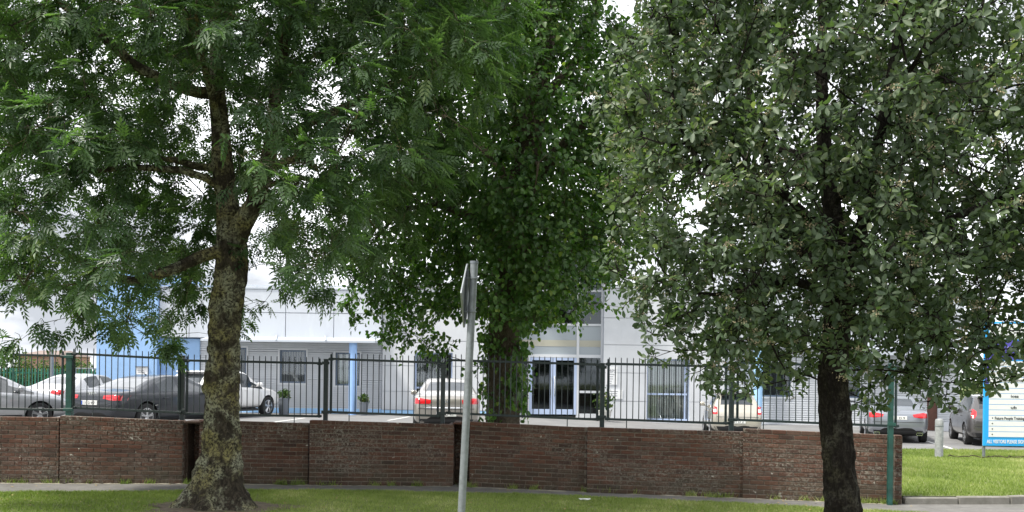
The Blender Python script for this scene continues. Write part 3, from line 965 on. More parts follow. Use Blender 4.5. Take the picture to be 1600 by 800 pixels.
# ---- interior, roof and back
mb = MB()
mb.box(FX(312), FX(1500), YF + 4.0, YF + 4.2, -.3, 5.2)
mb.box(FX(312) - .01, FX(312) + .2, YF + .35, YF + 4, -.3, 5); mb.box(FX(1499), FX(1500), YF + .2, YF + 4, -.3, 5)
for px in (600, 770, 960, 1125): mb.box(FX(px) - .05, FX(px) + .05, YF + .42, YF + 4, .3, 5)
mb.build('inner_wall', M['interior'], bld)
mb = MB(); mb.box(FX(312) + .2, FX(1499), YF + .36, YF + 4, .24, .34); mb.build('inner_floor', M['interior_floor'], bld)
mb = MB(); mb.box(FX(596.8), FX(1131), YF + .36, YF + 14, zT - .25, zT - .12); mb.build('roof', M['roofing'], bld)
mb = MB(); mb.box(FX(800), FX(945), YF + 1.3, YF + 1.4, FZ(875, 508), zr[398] + .05); mb.build('added_dark_backing', M['brown_timber'], bld)  # brown sheet added behind the upper glazing to make it look dark
mb = MB(); mb.box(FX(815), FX(845), YF + 2.2, YF + 3.0, .34, 1.4); mb.box(FX(905), FX(938), YF + 1.4, YF + 1.9, .34, 1.1); mb.build('reception_desk', M['brown_timber'], bld)

# ================================================================ CARS
def split_islands(o):
    """every separate piece of a mesh becomes an object of its own"""
    if o is None: return
    me = o.data; n = len(me.vertices); p = list(range(n))
    def find(a):
        while p[a] != a: p[a] = p[p[a]]; a = p[a]
        return a
    for e_ in me.edges:
        a, b = find(e_.vertices[0]), find(e_.vertices[1])
        if a != b: p[a] = b
    groups = {}
    for f in me.polygons: groups.setdefault(find(f.vertices[0]), []).append(tuple(f.vertices))
    if len(groups) < 2: return
    nm = o.name.split('.')[0]; mat = me.materials[0]; par_, loc = o.parent, o.location.copy()
    V = [v.co[:] for v in me.vertices]
    for fs_ in groups.values():
        used = {}; vv = []; ff = []
        for f in fs_:
            g = []
            for q in f:
                if q not in used: used[q] = len(vv); vv.append(V[q])
                g.append(used[q])
            ff.append(g)
        m2 = bpy.data.meshes.new(nm); m2.from_pydata(vv, [], ff); m2.materials.append(mat); m2.update()
        m2.polygons.foreach_set('use_smooth', [True] * len(ff)); m2.set_sharp_from_angle(angle=R(50))
        o2 = bpy.data.objects.new(nm, m2); o2.location = loc; link(o2, par_)
    bpy.data.objects.remove(o)
def paint(name, c, metal=0.5, rough=0.28):
    t = NT(name)
    f = t.noise(t.pos(), 3.0, 5)
    t.col(t.ramp(f, [(0.3, [x * 0.93 for x in c]), (0.7, c)]))
    t.b.inputs['Metallic'].default_value = metal
    t.rough(rough)
    t.b.inputs['Coat Weight'].default_value = 1.0; t.b.inputs['Coat Roughness'].default_value = 0.05
    M[name] = t.m
paint('paint_silver', (0.44, 0.45, 0.47), 0.6, 0.32)
paint('paint_silver_b', (0.60, 0.61, 0.63), 0.5, 0.32)
paint('paint_navy', (0.026, 0.030, 0.038), 0.0, 0.35)
M['paint_navy'].node_tree.nodes['Principled BSDF'].inputs['Specular IOR Level'].default_value = 0.2
M['paint_navy'].node_tree.nodes['Principled BSDF'].inputs['Coat Weight'].default_value = 0.7
paint('paint_white', (0.80, 0.80, 0.80), 0.0, 0.3)
paint('paint_champagne', (0.36, 0.34, 0.31), 0.6, 0.3)
paint('paint_cream', (0.50, 0.47, 0.40), 0.45, 0.32)
paint('paint_greyblue', (0.27, 0.29, 0.33), 0.6, 0.28)
paint('paint_grey', (0.11, 0.105, 0.105), 0.5, 0.28)

# x/L, zlow, zbelt/H, ztop/H, w (of half width), wtop
SALOON = [(0.000, .46, .46, .52, .70, .66), (.010, .33, .60, .655, .88, .80), (.040, .26, .66, .705, .955, .84), (.110, .22, .67, .725, .985, .80), (.165, .2, .672, .745, .99, .74),
          (.315, .2, .672, .955, 1.0, .66), (.400, .2, .668, .992, 1.0, .675), (.455, .2, .664, 1.0, 1.0, .68), (.470, .2, .663, 1.0, 1.0, .68), (.560, .2, .655, .985, 1.0, .675), (.600, .2, .652, .965, 1.0, .665),
          (.755, .2, .640, .705, .995, .76), (.860, .2, .600, .655, .98, .80), (.955, .24, .520, .575, .92, .78), (.990, .30, .43, .475, .80, .70), (1.0, .36, .38, .42, .64, .6)]
HATCH = [(0.000, .40, .42, .47, .74, .70), (.012, .30, .52, .56, .90, .82), (.040, .25, .605, .665, .965, .84), (.058, .22, .63, .70, .985, .80),
         (.150, .2, .635, .955, 1.0, .70), (.200, .2, .635, .985, 1.0, .71), (.330, .2, .628, 1.0, 1.0, .72), (.440, .2, .62, 1.0, 1.0, .72), (.456, .2, .619, .999, 1.0, .72), (.540, .2, .612, .985, 1.0, .71), (.585, .2, .608, .96, 1.0, .70),
         (.770, .2, .590, .66, .99, .78), (.870, .2, .555, .62, .97, .80), (.955, .24, .49, .545, .90, .76), (.990, .30, .41, .455, .78, .68), (1.0, .36, .36, .40, .62, .58)]
SUV = [(0.000, .50, .46, .50, .78, .72), (.012, .38, .55, .59, .92, .82), (.035, .34, .60, .66, .97, .84), (.055, .32, .62, .72, .99, .82),
       (.140, .3, .625, .955, 1.0, .74), (.190, .3, .625, .985, 1.0, .75), (.330, .3, .618, 1.0, 1.0, .755), (.435, .3, .612, 1.0, 1.0, .755), (.450, .3, .611, 1.0, 1.0, .755), (.535, .3, .604, .985, 1.0, .745), (.580, .3, .602, .965, 1.0, .735),
       (.735, .3, .595, .655, .99, .80), (.860, .3, .565, .62, .97, .82), (.955, .33, .50, .555, .92, .78), (.990, .38, .44, .48, .82, .70), (1.0, .42, .40, .43, .66, .6)]

def car(label, style, L, W, H, pmat, px, py, d, heading, wheel_r=.325, wb=(.2, .79), tail=None, plate=None, emblem=None, rim='rim', z=None, name='parked_car', reflector=False, exhaust=None, plate_z=None, spoiler=False, rimstyle=5, stripe=None, cat='car', boot_line=None, tail_clear=None):
    st = {'saloon': SALOON, 'hatch': HATCH, 'suv': SUV}[style]
    p = at(px, py, d)
    gz_ = carpark_z(p.x, p.y) if z is None else z
    root = empty(name, (p.x, p.y, gz_), R(90 - heading))
    tag(root, label, cat, 'cars parked before the office building')
    hw = W / 2
    # root sits at the middle of the rear axle line on the ground: local x forward from the rear bumper
    mats = [M[pmat], M['car_glass'], M['car_glass'], M['car_glass'], M['arch_dark'], M['black_plastic']]
    rings = []
    for (xr, zl, zb, zt, w, wt) in st:
        x = xr * L; zb *= H; zt *= H; w *= hw; wt *= hw
        green = zt - zb > 0.18 * H
        zm = zl + 0.5 * (zb - zl)
        if green:
            half = [(0, zl), (.80 * w, zl), (.97 * w, zl + .10), (w, zm), (.985 * w, zb - .045), (.955 * w, zb), (wt + (.955 * w - wt) * .42, zb + (zt - zb) * .55), (wt, zt - .055), (wt * .90, zt - .012), (0, zt)]
        else:
            half = [(0, zl), (.80 * w, zl), (.97 * w, zl + .10), (w, zm), (.985 * w, zb - .045), (.955 * w, zb), (.93 * w, zb + (zt - zb) * .35), (.86 * w, zb + (zt - zb) * .62), (.76 * w, zb + (zt - zb) * .8), (0, zt)]
        rings.append([(x, y, z_) for (y, z_) in half] + [(x, -y, z_) for (y, z_) in half[-2:0:-1]])
    n = len(rings[0])
    me = bpy.data.meshes.new('cage')
    vs = [q for r_ in rings for q in r_]
    fs, mi = [], []
    gi = [k for k, s_ in enumerate(st) if (s_[3] - s_[2]) > 0.18]
    g0, g1 = gi[0], gi[-1]
    for i in range(len(rings) - 1):
        for k in range(n):
            k2 = (k + 1) % n
            fs.append((i * n + k, i * n + k2, (i + 1) * n + k2, (i + 1) * n + k))
            kk = k if k <= 8 else n - 1 - k
            m = 0
            if kk in (5, 6) and g0 <= i < g1 and not (abs(st[i + 1][0] - st[i][0]) < .03): m = 1
            if kk == 5 and i == g1: m = 1
            if kk == 8 and i == g1: m = 2
            if kk == 8 and i == g0 - 1: m = 3
            if kk in (5, 6) and i == g0 and style == 'saloon': m = 1 if i > g0 else 1
            if kk in (0,) : m = 5
            mi.append(m)
    fs.append(tuple(range(n))); mi.append(0)
    b0 = (len(rings) - 1) * n
    fs.append(tuple(range(b0 + n - 1, b0 - 1, -1))); mi.append(0)
    me.from_pydata(vs, [], fs)
    for mt in mats: me.materials.append(mt)
    me.polygons.foreach_set('material_index', mi)
    bm = bmesh.new(); bm.from_mesh(me); bmesh.ops.recalc_face_normals(bm, faces=bm.faces); bm.to_mesh(me); bm.free()
    tmp = bpy.data.objects.new('tmp_cage', me); C.objects.link(tmp)
    ss = tmp.modifiers.new('s', 'SUBSURF'); ss.levels = 2; ss.render_levels = 2
    cut = MB()
    for xw in (wb[0] * L, wb[1] * L):
        for s_ in (-1, 1):
            cut.lathe([(wheel_r + .055, s_ * (hw - .27)), (wheel_r + .055, s_ * (hw + .3))], 28, 'Y', (xw, 0, wheel_r))
    cme = cut.mesh('cut')
    for _ in range(5): cme.materials.append(M['arch_dark'])
    cme.polygons.foreach_set('material_index', [4] * len(cme.polygons))
    cob = bpy.data.objects.new('tmp_cut', cme); C.objects.link(cob)
    bo = tmp.modifiers.new('b', 'BOOLEAN'); bo.operation = 'DIFFERENCE'; bo.object = cob; bo.solver = 'EXACT'
    bpy.context.view_layer.update()
    dg = bpy.context.evaluated_depsgraph_get()
    full = bpy.data.meshes.new_from_object(tmp.evaluated_get(dg))
    bpy.data.objects.remove(tmp); bpy.data.objects.remove(cob)
    V = [v.co.copy() for v in full.vertices]
    F = [tuple(p_.vertices) for p_ in full.polygons]
    MI = [p_.material_index for p_ in full.polygons]
    tree = BVHTree.FromPolygons(V, F)
    def sub(nm, idx, mat, parent):
        used = {}; vv = []; ff = []
        for f, m in zip(F, MI):
            if m not in idx: continue
            g = []
            for q in f:
                if q not in used: used[q] = len(vv); vv.append(V[q][:])
                g.append(used[q])
            ff.append(g)
        if not ff: return None
        mm = bpy.data.meshes.new(nm); mm.from_pydata(vv, [], ff); mm.materials.append(mat); mm.update()
        mm.polygons.foreach_set('use_smooth', [True] * len(ff)); mm.set_sharp_from_angle(angle=R(50))
        return link(bpy.data.objects.new(nm, mm), parent)
    body = sub('body', (0,), M[pmat], root)
    sub('underbody', (4, 5), M['arch_dark'], root)
    split_islands(sub('side_window', (1,), M['car_glass'], root))
    sub('windscreen', (2,), M['car_glass'], root)
    sub('rear_window', (3,), M['car_glass'], root)
    def cast(axis, a, b, side=1):
        if axis == 'rear': h = tree.ray_cast(Vector((-1, a, b)), Vector((1, 0, 0)))
        else: h = tree.ray_cast(Vector((a, side * 3, b)), Vector((0, -side, 0)))
        return h[0]
    def decal(nm, top, bot, mat, parent, axis='rear', side=1, off=.008, n=12, m=4):
        def samp(pl, t):
            k = t * (len(pl) - 1); i = min(int(k), len(pl) - 2); f = k - i
            return (pl[i][0] + (pl[i + 1][0] - pl[i][0]) * f, pl[i][1] + (pl[i + 1][1] - pl[i][1]) * f)
        vv = []; last = None
        for i in range(n + 1):
            a, b = samp(top, i / n), samp(bot, i / n)
            for j in range(m + 1):
                q = (a[0] + (b[0] - a[0]) * j / m, a[1] + (b[1] - a[1]) * j / m)
                h = cast(axis, q[0], q[1], side)
                if h is None:
                    h = Vector((last.x + .02, q[0], q[1])) if (axis == 'rear' and last is not None) else Vector((0.1, q[0], q[1])) if axis == 'rear' else Vector((q[0], side * hw * .9, q[1]))
                last = h
                vv.append((h.x - off, h.y, h.z) if axis == 'rear' else (h.x, h.y + side * off, h.z))
        ff = [(i * (m + 1) + j, i * (m + 1) + j + 1, (i + 1) * (m + 1) + j + 1, (i + 1) * (m + 1) + j) for i in range(n) for j in range(m)]
        mb = MB(); mb.add(vv, ff)
        return mb.build(nm, mat, parent, (0, 0, 0), True)
    # wheels
    for xw in (wb[0] * L, wb[1] * L):
        for s_ in (-1, 1):
            y1 = s_ * (hw - .015); y0 = s_ * (hw - .235)
            r = wheel_r
            mb = MB(); mb.lathe([(r * .62, y0), (r * .93, y0), (r, y0 + s_ * .03), (r, y1 - s_ * .03), (r * .94, y1), (r * .69, y1), (r * .67, y1 - s_ * .035)], 28, 'Y', (xw, 0, r))
            w_ = mb.build('wheel', M['tyre'], root, (0, 0, 0), True)
            mb = MB(); mb.lathe([(r * .665, y1 - s_ * .012), (r * .60, y1 - s_ * .012), (r * .58, y1 - s_ * .05), (.01, y1 - s_ * .05)], 28, 'Y', (xw, 0, r)); mb.build('rim_well', M['rim_dark'], w_, (0, 0, 0), True)
            mb = MB()
            for k in range(rimstyle):
                a = 2 * PI * k / rimstyle + .3
                for da in (-.13, .13):
                    c0 = (xw + .05 * math.cos(a), y1 - s_ * .022, r + .05 * math.sin(a)); c1 = (xw + r * .62 * math.cos(a + da), y1 - s_ * .012, r + r * .62 * math.sin(a + da))
                    mb.tube([c0, c1], [.030, .024], 5)
            mb.lathe([(.065, y1 - s_ * .03), (.065, y1 - s_ * .006), (.03, y1)], 14, 'Y', (xw, 0, r))
            mb.lathe([(r * .66, y1 - s_ * .03), (r * .66, y1 - s_ * .008), (r * .60, y1 - s_ * .008), (r * .60, y1 - s_ * .03)], 28, 'Y', (xw, 0, r))
            mb.build('rim', M[rim], w_, (0, 0, 0), True)
    # shut lines, handles, mirrors on both sides
    zb = .64 * H
    for s_ in (-1, 1):
        for xd in ((.30 if style == 'saloon' else .27) * L, .463 * L, .70 * L):
            decal('door_seam', [(xd - .005, zb), (xd - .005, .30)], [(xd + .005, zb), (xd + .005, .30)], M['black_plastic'], root, 'side', s_, .003, 8, 1)
        for xh in (.335 * L, .51 * L):
            h = cast('side', xh, zb - .10, s_)
            if h is not None:
                mb = MB(); mb.cbox(xh - .09, xh + .09, h.y - .01, h.y + s_ * .03, h.z - .015, h.z + .015, .008); mb.build('door_handle', M[pmat], root)
        xm = (.665 if style == 'saloon' else .66) * L
        h = cast('side', xm, .62 * H, s_)
        y_ = h.y if h is not None else s_ * hw * .95
        mb = MB(); mb.cbox(xm - .06, xm + .10, y_ + s_ * .03, y_ + s_ * .21, .655 * H, .655 * H + .14, .035); mb.cbox(xm - .02, xm + .05, y_ - s_ * .03, y_ + s_ * .06, .65 * H, .65 * H + .035, .01)
        mb.build('mirror', M['black_plastic' if pmat in ('paint_navy', 'paint_grey') else pmat], root, (0, 0, 0), True)
        decal('sill', [(wb[0] * L + .45, .32), (wb[1] * L - .45, .32)], [(wb[0] * L + .45, .22), (wb[1] * L - .45, .22)], M['black_plastic'], root, 'side', s_, .006, 10, 2)
        decal('headlight', [(.93 * L, .46 * H), (.985 * L, .42 * H)], [(.93 * L, .40 * H), (.985 * L, .36 * H)], M['lamp_clear'], root, 'side', s_, .006, 6, 3)
    # the rear
    if tail:
        for s_ in (-1, 1):
            decal('tail_lamp', [(s_ * a, b) for a, b in tail[0]], [(s_ * a, b) for a, b in tail[1]], M['lamp_red'], root)
            if tail_clear: decal('tail_lamp_lens', [(s_ * a, b) for a, b in tail_clear[0]], [(s_ * a, b) for a, b in tail_clear[1]], M['lamp_clear'], root, off=.013)
    def rear_box(nm, y0, y1, z0, z1, mat, th=.02, parent=None, ch=.004):
        h = cast('rear', (y0 + y1) / 2, (z0 + z1) / 2)
        x = h.x if h is not None else 0.0
        mb = MB(); mb.cbox(x - th, x + .03, y0, y1, z0, z1, ch)
        return mb.build(nm, mat, parent or root), x - th
    decal('bumper_trim', [(-.88 * hw, .40), (.88 * hw, .40)], [(-.80 * hw, .26), (.80 * hw, .26)], M['black_plastic'], root, off=.006, n=16)
    if boot_line: decal('boot_seam', [(-.80 * hw, boot_line + .006), (.80 * hw, boot_line + .006)], [(-.80 * hw, boot_line - .008), (.80 * hw, boot_line - .008)], M['black_plastic'], root, off=.003, n=16, m=1)
    if stripe: decal('boot_trim', [(-.62 * hw, stripe + .015), (.62 * hw, stripe + .015)], [(-.62 * hw, stripe - .015), (.62 * hw, stripe - .015)], M['chrome'], root, off=.012, n=16, m=1)
    if plate:
        pz = plate_z or .55 * H
        pl, x = rear_box('number_plate', -.26, .26, pz - .056, pz + .056, M['plate'], .018)
        mb = MB(); mb.box(x - .004, x - .0005, .215, .255, pz - .05, pz + .05); mb.build('plate_band', M['plate_blue'], pl)
        text_obj('plate_number', plate, M['ink'], pl, (x - .002, .19, pz - .035), .10, .36, (PI / 2, 0, -PI / 2), .001)
    if emblem:
        h = cast('rear', 0, emblem[1]); x = (h.x if h is not None else 0) - .012
        mb = MB()
        if emblem[0] == 'rings':
            for k in range(4):
                mb.tube([(x, -.10 + .067 * k + .045 * math.cos(a), emblem[1] + .045 * math.sin(a)) for a in np.linspace(0, 2 * PI, 17)], .006, 5, False)
        else:
            mb.tube([(x, .05 * math.cos(a), emblem[1] + .05 * math.sin(a)) for a in np.linspace(0, 2 * PI, 19)], .007, 5, False)
            if emblem[0] == 'vw':
                mb.tube([(x, .035, emblem[1] + .03), (x, .012, emblem[1] - .035), (x, 0, emblem[1]), (x, -.012, emblem[1] - .035), (x, -.035, emblem[1] + .03)], .005, 4)
            elif emblem[0] == 'bar': mb.tube([(x, -.055, emblem[1]), (x, .055, emblem[1])], .010, 4)
            else: mb.tube([(x, -.05, emblem[1]), (x, .05, emblem[1])], .006, 4); mb.tube([(x, 0, emblem[1] - .05), (x, 0, emblem[1] + .05)], .006, 4)
        mb.build('emblem', M['chrome'], root)
    if exhaust:
        for s_ in (-1, 1):
            mb = MB(); y = s_ * exhaust
            mb.tube([(.10, y - .09, .30), (.10, y - .07, .34), (.10, y + .07, .34), (.10, y + .09, .30), (.10, y + .07, .265), (.10, y - .07, .265), (.10, y - .09, .30)], .012, 5, False)
            o = mb.build('exhaust_trim', M['chrome'], root); o.location = (-.11, 0, 0)
    if spoiler:
        xs_ = st[g0][0] * L
        mb = MB(); mb.cbox(xs_ - .18, xs_ + .10, -.60 * hw, .60 * hw, .945 * H, .945 * H + .05, .02)
        mb.build('roof_spoiler', M['black_plastic'] if spoiler == 'black' else M[pmat], root)
    mb = MB(); mb.tube([(.40 * L, 0, .985 * H), (.36 * L, 0, .985 * H + .10)], [.014, .004], 5); mb.build('aerial', M['black_plastic'], root)
    wv = []
    return root

# the cars: px,py,d give the ground point below the middle of the rear bumper
car('silver car facing right at the left edge, door mirror and front wheel showing', 'hatch', 4.3, 1.78, 1.47, 'paint_silver', -174, 668, 24.7, 45, tail=([(.84, .95), (.60, .95)], [(.84, .80), (.60, .80)]))
car('silver saloon tucked between the left edge car and the dark saloon', 'saloon', 4.6, 1.80, 1.45, 'paint_silver_b', 55, 662, 29.5, 12,
    tail=([(.86, .93), (.70, .95), (.50, .94)], [(.86, .80), (.70, .80), (.50, .84)]), boot_line=.66)
car('dark navy saloon with wide red tail lamps behind the leftmost railings', 'saloon', 5.1, 1.95, 1.47, 'paint_navy', 139, 668, 24.6, 21, .36,
    tail=([(.93, .92), (.70, .945), (.42, .93)], [(.93, .80), (.70, .80), (.42, .845)]), plate='131 D 457', emblem=('rings', .955), plate_z=.735, stripe=.60, rimstyle=5, boot_line=.64)
car('white crossover parked half behind the lichen covered trunk', 'suv', 4.4, 1.84, 1.62, 'paint_white', 280, 655, 31.2, 22, .35, rimstyle=5, wb=(.19, .80),
    tail=([(.86, 1.05), (.62, 1.05)], [(.86, .9), (.62, .9)]), plate='152 D', spoiler=True)
car('champagne saloon seen from behind with red lamps beside the sign pole', 'saloon', 4.77, 1.82, 1.47, 'paint_champagne', 697, 680, 25.0, -3, .33,
    tail=([(.885, .935), (.70, .95), (.40, .90)], [(.885, .80), (.70, .795), (.42, .80)]), plate='08 D 41', emblem=('vw', .875), plate_z=.53, stripe=.70, boot_line=.67)
car('small pale cream hatchback seen from behind near the wall end', 'hatch', 3.8, 1.665, 1.51, 'paint_cream', 1152, 684, 31.0, 6, .30,
    tail=([(.785, 1.04), (.70, 1.05), (.63, 1.02)], [(.785, .80), (.70, .79), (.63, .81)]), tail_clear=([(.755, .96), (.665, .96)], [(.755, .86), (.665, .86)]),
    plate='131 D 2', emblem=('bar', .965), plate_z=.56, spoiler='black', boot_line=.71)
car('blue grey saloon seen from behind past the end of the wall', 'saloon', 4.94, 1.87, 1.48, 'paint_greyblue', 1403, 694, 29.9, 17, .345,
    tail=([(.90, .93), (.72, .96), (.42, .90)], [(.90, .80), (.70, .79), (.45, .82)]), plate='171 D 9', emblem=('cross', .985), plate_z=.79, exhaust=.62, boot_line=.66)
car('dark grey hatchback partly hidden behind the blue notice sign', 'hatch', 4.45, 1.77, 1.55, 'paint_grey', 1564, 697, 28.7, 16, .33,
    tail=([(.80, 1.10), (.72, 1.12), (.64, 1.05)], [(.80, .86), (.72, .84), (.66, .92)]), plate='161 D', spoiler=True, boot_line=.60)

# ================================================================ BLUE NOTICE SIGN on the lawn
DS = 24.2
def SX(px, py=640): return at(px, py, DS).x
def SZ(py, px=1570): return at(px, py, DS).z
sb = at(1570, 718, DS); sz0 = lawn_z(sb.x, DS)
sign = empty('notice_sign', (SX(1538), DS, sz0))
tag(sign, 'tall blue framed notice sign with white name boards on the lawn', 'sign')
def S(mb, nm, mat, parent=None): 
    o = mb.build(nm, M[mat] if isinstance(mat, str) else mat, parent or sign)
    if parent is None: o.location = -Vector(sign.location)
    return o
sx0, sx1 = SX(1536), SX(1536) + 2.3
zt_, zb_ = SZ(503), SZ(697)
mb = MB(); mb.cbox(sx0, sx1, DS - .05, DS + .02, zb_, zt_, .012); S(mb, 'panel', 'sign_blue')
mb = MB(); mb.cbox(sx0 + .01, sx1 - .01, DS + .022, DS + .05, zb_ + .01, zt_ - .01, .008); S(mb, 'panel_back', 'galvanised')
for xx in (SX(1540.5), sx1 - .12):
    mb = MB(); mb.lathe([(.038, lawn_z(xx, DS) - .2), (.038, zb_ + .3)], 12, c=(xx, DS + .09, 0)); S(mb, 'leg', 'galvanised')
mb = MB(); mb.box(sx0 + .004, sx1 - .004, DS - .058, DS - .0505, SZ(562), SZ(532)); S(mb, 'header', 'sign_purple')
mb = MB(); mb.box(sx0 + .004, sx0 + .10, DS - .057, DS - .0505, SZ(600), SZ(562.3)); S(mb, 'header_return', 'sign_purple')
mb = MB(); mb.box(SX(1543), sx1 - .1, DS - .056, DS - .0505, SZ(530), SZ(506)); S(mb, 'board', 'sign_white')
zrow = SZ(564)
pitch = (SZ(564) - SZ(683)) / 14
for k in range(14):
    z1_ = zrow - k * pitch; z0_ = z1_ - pitch
    mb = MB(); mb.box(SX(1543.5), sx1 - .12, DS - .060, DS - .0505, z0_ + .006, z1_ - .006); S(mb, 'board', 'sign_white')
    if k >= 10 or k in (3, 4):
        mb = MB(); mb.lathe([(.016, DS - .064), (.016, DS - .0605)], 10, 'Y', (SX(1549), 0, (z0_ + z1_) / 2)); S(mb, 'bullet', 'ink')
def stext(s, px, py, size, mat, w=None, bold=.0, y=.063):
    o = text_obj('lettering', s, M[mat], sign, (SX(px), DS - y, SZ(py)), size, w, bold=bold)
    o.location -= Vector(sign.location)
    return o
u = DS / FPX
stext('NOLO', 1571, 549.5, .17, 'sign_white', 31 * u, .02, .062)
stext('Therap', 1572, 587, .10, 'ink', 24 * u, .015)
stext('Green Resources L', 1558, 596, .10, 'ink', 43 * u, .015)
stext('ices', 1577, 621, .10, 'ink', 12 * u, .015)
stext('ub', 1577, 638.5, .10, 'ink', 9 * u, .015)
stext('Future People Training', 1552.5, 655.5, .10, 'ink', 46 * u, .015)
stext('ALL VISITORS PLEASE SIGN IN', 1541, 692.5, .125, 'sign_white', 66 * u, .02, .054)

# ================================================================ BOLLARD
p = at(1467, 717, 24.2); z = lawn_z(p.x, p.y)
bo = empty('bollard', (p.x, p.y, z)); tag(bo, 'pale grey steel bollard standing in the grass near the wall end', 'bollard')
mb = MB(); mb.lathe([(.10, -.1), (.10, .80), (.097, .815)], 20); mb.build('shaft', M['bollard_steel'], bo, (0, 0, 0), True)
mb = MB(); mb.lathe([(.104, .775), (.108, .79), (.104, .805)], 20); mb.build('band', M['galvanised'], bo, (0, 0, 0), True)
mb = MB(); mb.lathe([(.096, .815), (.100, .82), (.100, .93), (.085, .965), (.03, .975)], 20); mb.build('cap', M['bollard_steel'], bo, (0, 0, 0), True)

# ================================================================ LEANING SIGN POLE
DP = 9.5
a = at(719.5, 830, DP); b = at(741, 410, DP)
dirv = (b - a).normalized()
base = a - dirv * ((a.z + .15) / dirv.z)
pole = empty('sign_pole', (base.x, base.y, 0.02))
tag(pole, 'leaning galvanised pole with a diamond road sign seen edge on', 'road sign')
off = -Vector(pole.location)
mb = MB(); mb.tube([base, b], .038, 20); o = mb.build('pole', M['galvanised'], pole, off, True)
mb = MB(); mb.tube([b - dirv * .012, b + dirv * .012], .041, 20); mb.build('pole_cap', M['pot_grey'], pole, off, True)
c = at(738, 462, DP)
mid = base + dirv * ((c.z - base.z) / dirv.z)
yaw = R(85)                       # the plate is almost edge on: it faces traffic coming from the left
nrm = Vector((-math.sin(yaw), math.cos(yaw), 0)).normalized()
tang = Vector((-nrm.y, nrm.x, 0)).normalized()
ctr = mid + nrm * .075
hd = .318
pts = [ctr + dirv * hd, ctr + tang * hd, ctr - dirv * hd, ctr - tang * hd]
def rr(pts_, k=.08):
    out = []
    for i in range(4):
        p0, p1, p2 = pts_[i - 1], pts_[i], pts_[(i + 1) % 4]
        out += [p1.lerp(p0, k), p1.lerp(p0, k * .3).lerp(p1.lerp(p2, k * .3), .5), p1.lerp(p2, k)]
    return out
po = rr(pts); n = len(po)
mb = MB(); mb.add([q + nrm * .0 for q in po] + [q + nrm * .004 for q in po], [tuple(range(n)), tuple(range(2 * n - 1, n - 1, -1))] + [(i, i + n, (i + 1) % n + n, (i + 1) % n) for i in range(n)])
mb.build('plate', M['sign_back'], pole, off)
mb = MB(); mb.add([ctr + (q - ctr) * .96 + nrm * .0055 for q in po], [tuple(range(n))]); mb.build('plate_face', M['sign_face'], pole, off)
mb = MB()
e_ = po + [po[0]]
mb.tube([q - nrm * .006 for q in e_], .009, 5, False); mb.build('plate_edge', M['sign_back'], pole, off)
for t in (.17, -.16):
    q = mid + dirv * t
    mb = MB(); ring = [q + (tang * math.cos(a_) + nrm * math.sin(a_)) * .043 for a_ in np.linspace(0, 2 * PI, 21)]
    mb.tube(ring, .007, 5, False)
    mb.tube([q + nrm * .04 - tang * .035, q + nrm * .072 - tang * .035], .006, 5); mb.tube([q + nrm * .04 + tang * .035, q + nrm * .072 + tang * .035], .006, 5)
    mb.build('clamp', M['galvanised'], pole, off)
mb = MB(); mb.tube([ctr + dirv * .26 - nrm * .012, ctr - dirv * .26 - nrm * .012], .014, 4); mb.build('stiffener', M['galvanised'], pole, off)

# ================================================================ PLANTERS
def leaf_blob(cx, cy, cz, rx, ry, rz, n, size, seed):
    g = np.random.default_rng(seed)
    P = g.normal(size=(n, 3)); P /= np.linalg.norm(P, axis=1, keepdims=True)
    P *= (g.random((n, 1)) ** .4)
    P = P * np.array([rx, ry, rz]) * (1 + .25 * np.sin(P[:, :1] * 7 + P[:, 1:2] * 5)) + np.array([cx, cy, cz])
    D = g.normal(size=(n, 3)); D /= np.linalg.norm(D, axis=1, keepdims=True)
    U = g.normal(size=(n, 3)); U -= D * (U * D).sum(1, keepdims=True); U /= np.linalg.norm(U, axis=1, keepdims=True)
    s = size * (0.6 + .8 * g.random((n, 1)))
    V = np.stack([P, P + D * s * .5 + U * s * .28, P + D * s, P + D * s * .5 - U * s * .28], 1).reshape(-1, 3)
    F = np.arange(n * 4).reshape(n, 4)
    return V, F, np.repeat(g.random(n), 4)
def shrub(name, cx, cy, cz, rx, ry, rz, n, size, seed, parent=None, mat='leaf_shrub', off=None):
    V, F, A = leaf_blob(cx, cy, cz, rx, ry, rz, n, size, seed)
    o = bpy.data.objects.new(name, np_mesh(name, V, F, M[mat], A)); link(o, parent)
    if off is not None: o.location = off
    return o
def planter(px, py, d, w, h, pmat, label, seed, prx=.22, prz=.22):
    p = at(px, py, d); z = carpark_z(p.x, p.y)
    r = empty('planter', (p.x, p.y, z)); tag(r, label, 'planter')
    mb = MB(); mb.lathe([(w * .36, 0), (w * .38, .02), (w * .5, h - .05), (w * .53, h - .045), (w * .53, h), (w * .46, h), (w * .45, h - .05)], 20); mb.build('pot', M[pmat], r, (0, 0, 0), True)
    mb = MB(); mb.lathe([(w * .44, h - .06), (.01, h - .05)], 16); mb.build('soil', M['root_soil'], r)
    f = shrub('foliage', 0, 0, h + prz * .8, prx, prx, prz, 260, .12, seed, r); f['kind'] = 'stuff'
    return r
planter(443, 648, 35.3, .42, .62, 'pot_grey', 'grey planter with a small plant before the corrugated wall', 3, .2, .16)
planter(568, 650, 35.6, .36, .50, 'pot_grey', 'dark planter at the foot of the blue column', 4, .18, .14)
planter(945, 652, 35.8, .50, .42, 'pot_pale', 'pale pot with a bushy plant right of the entrance doors', 5, .34, .42)

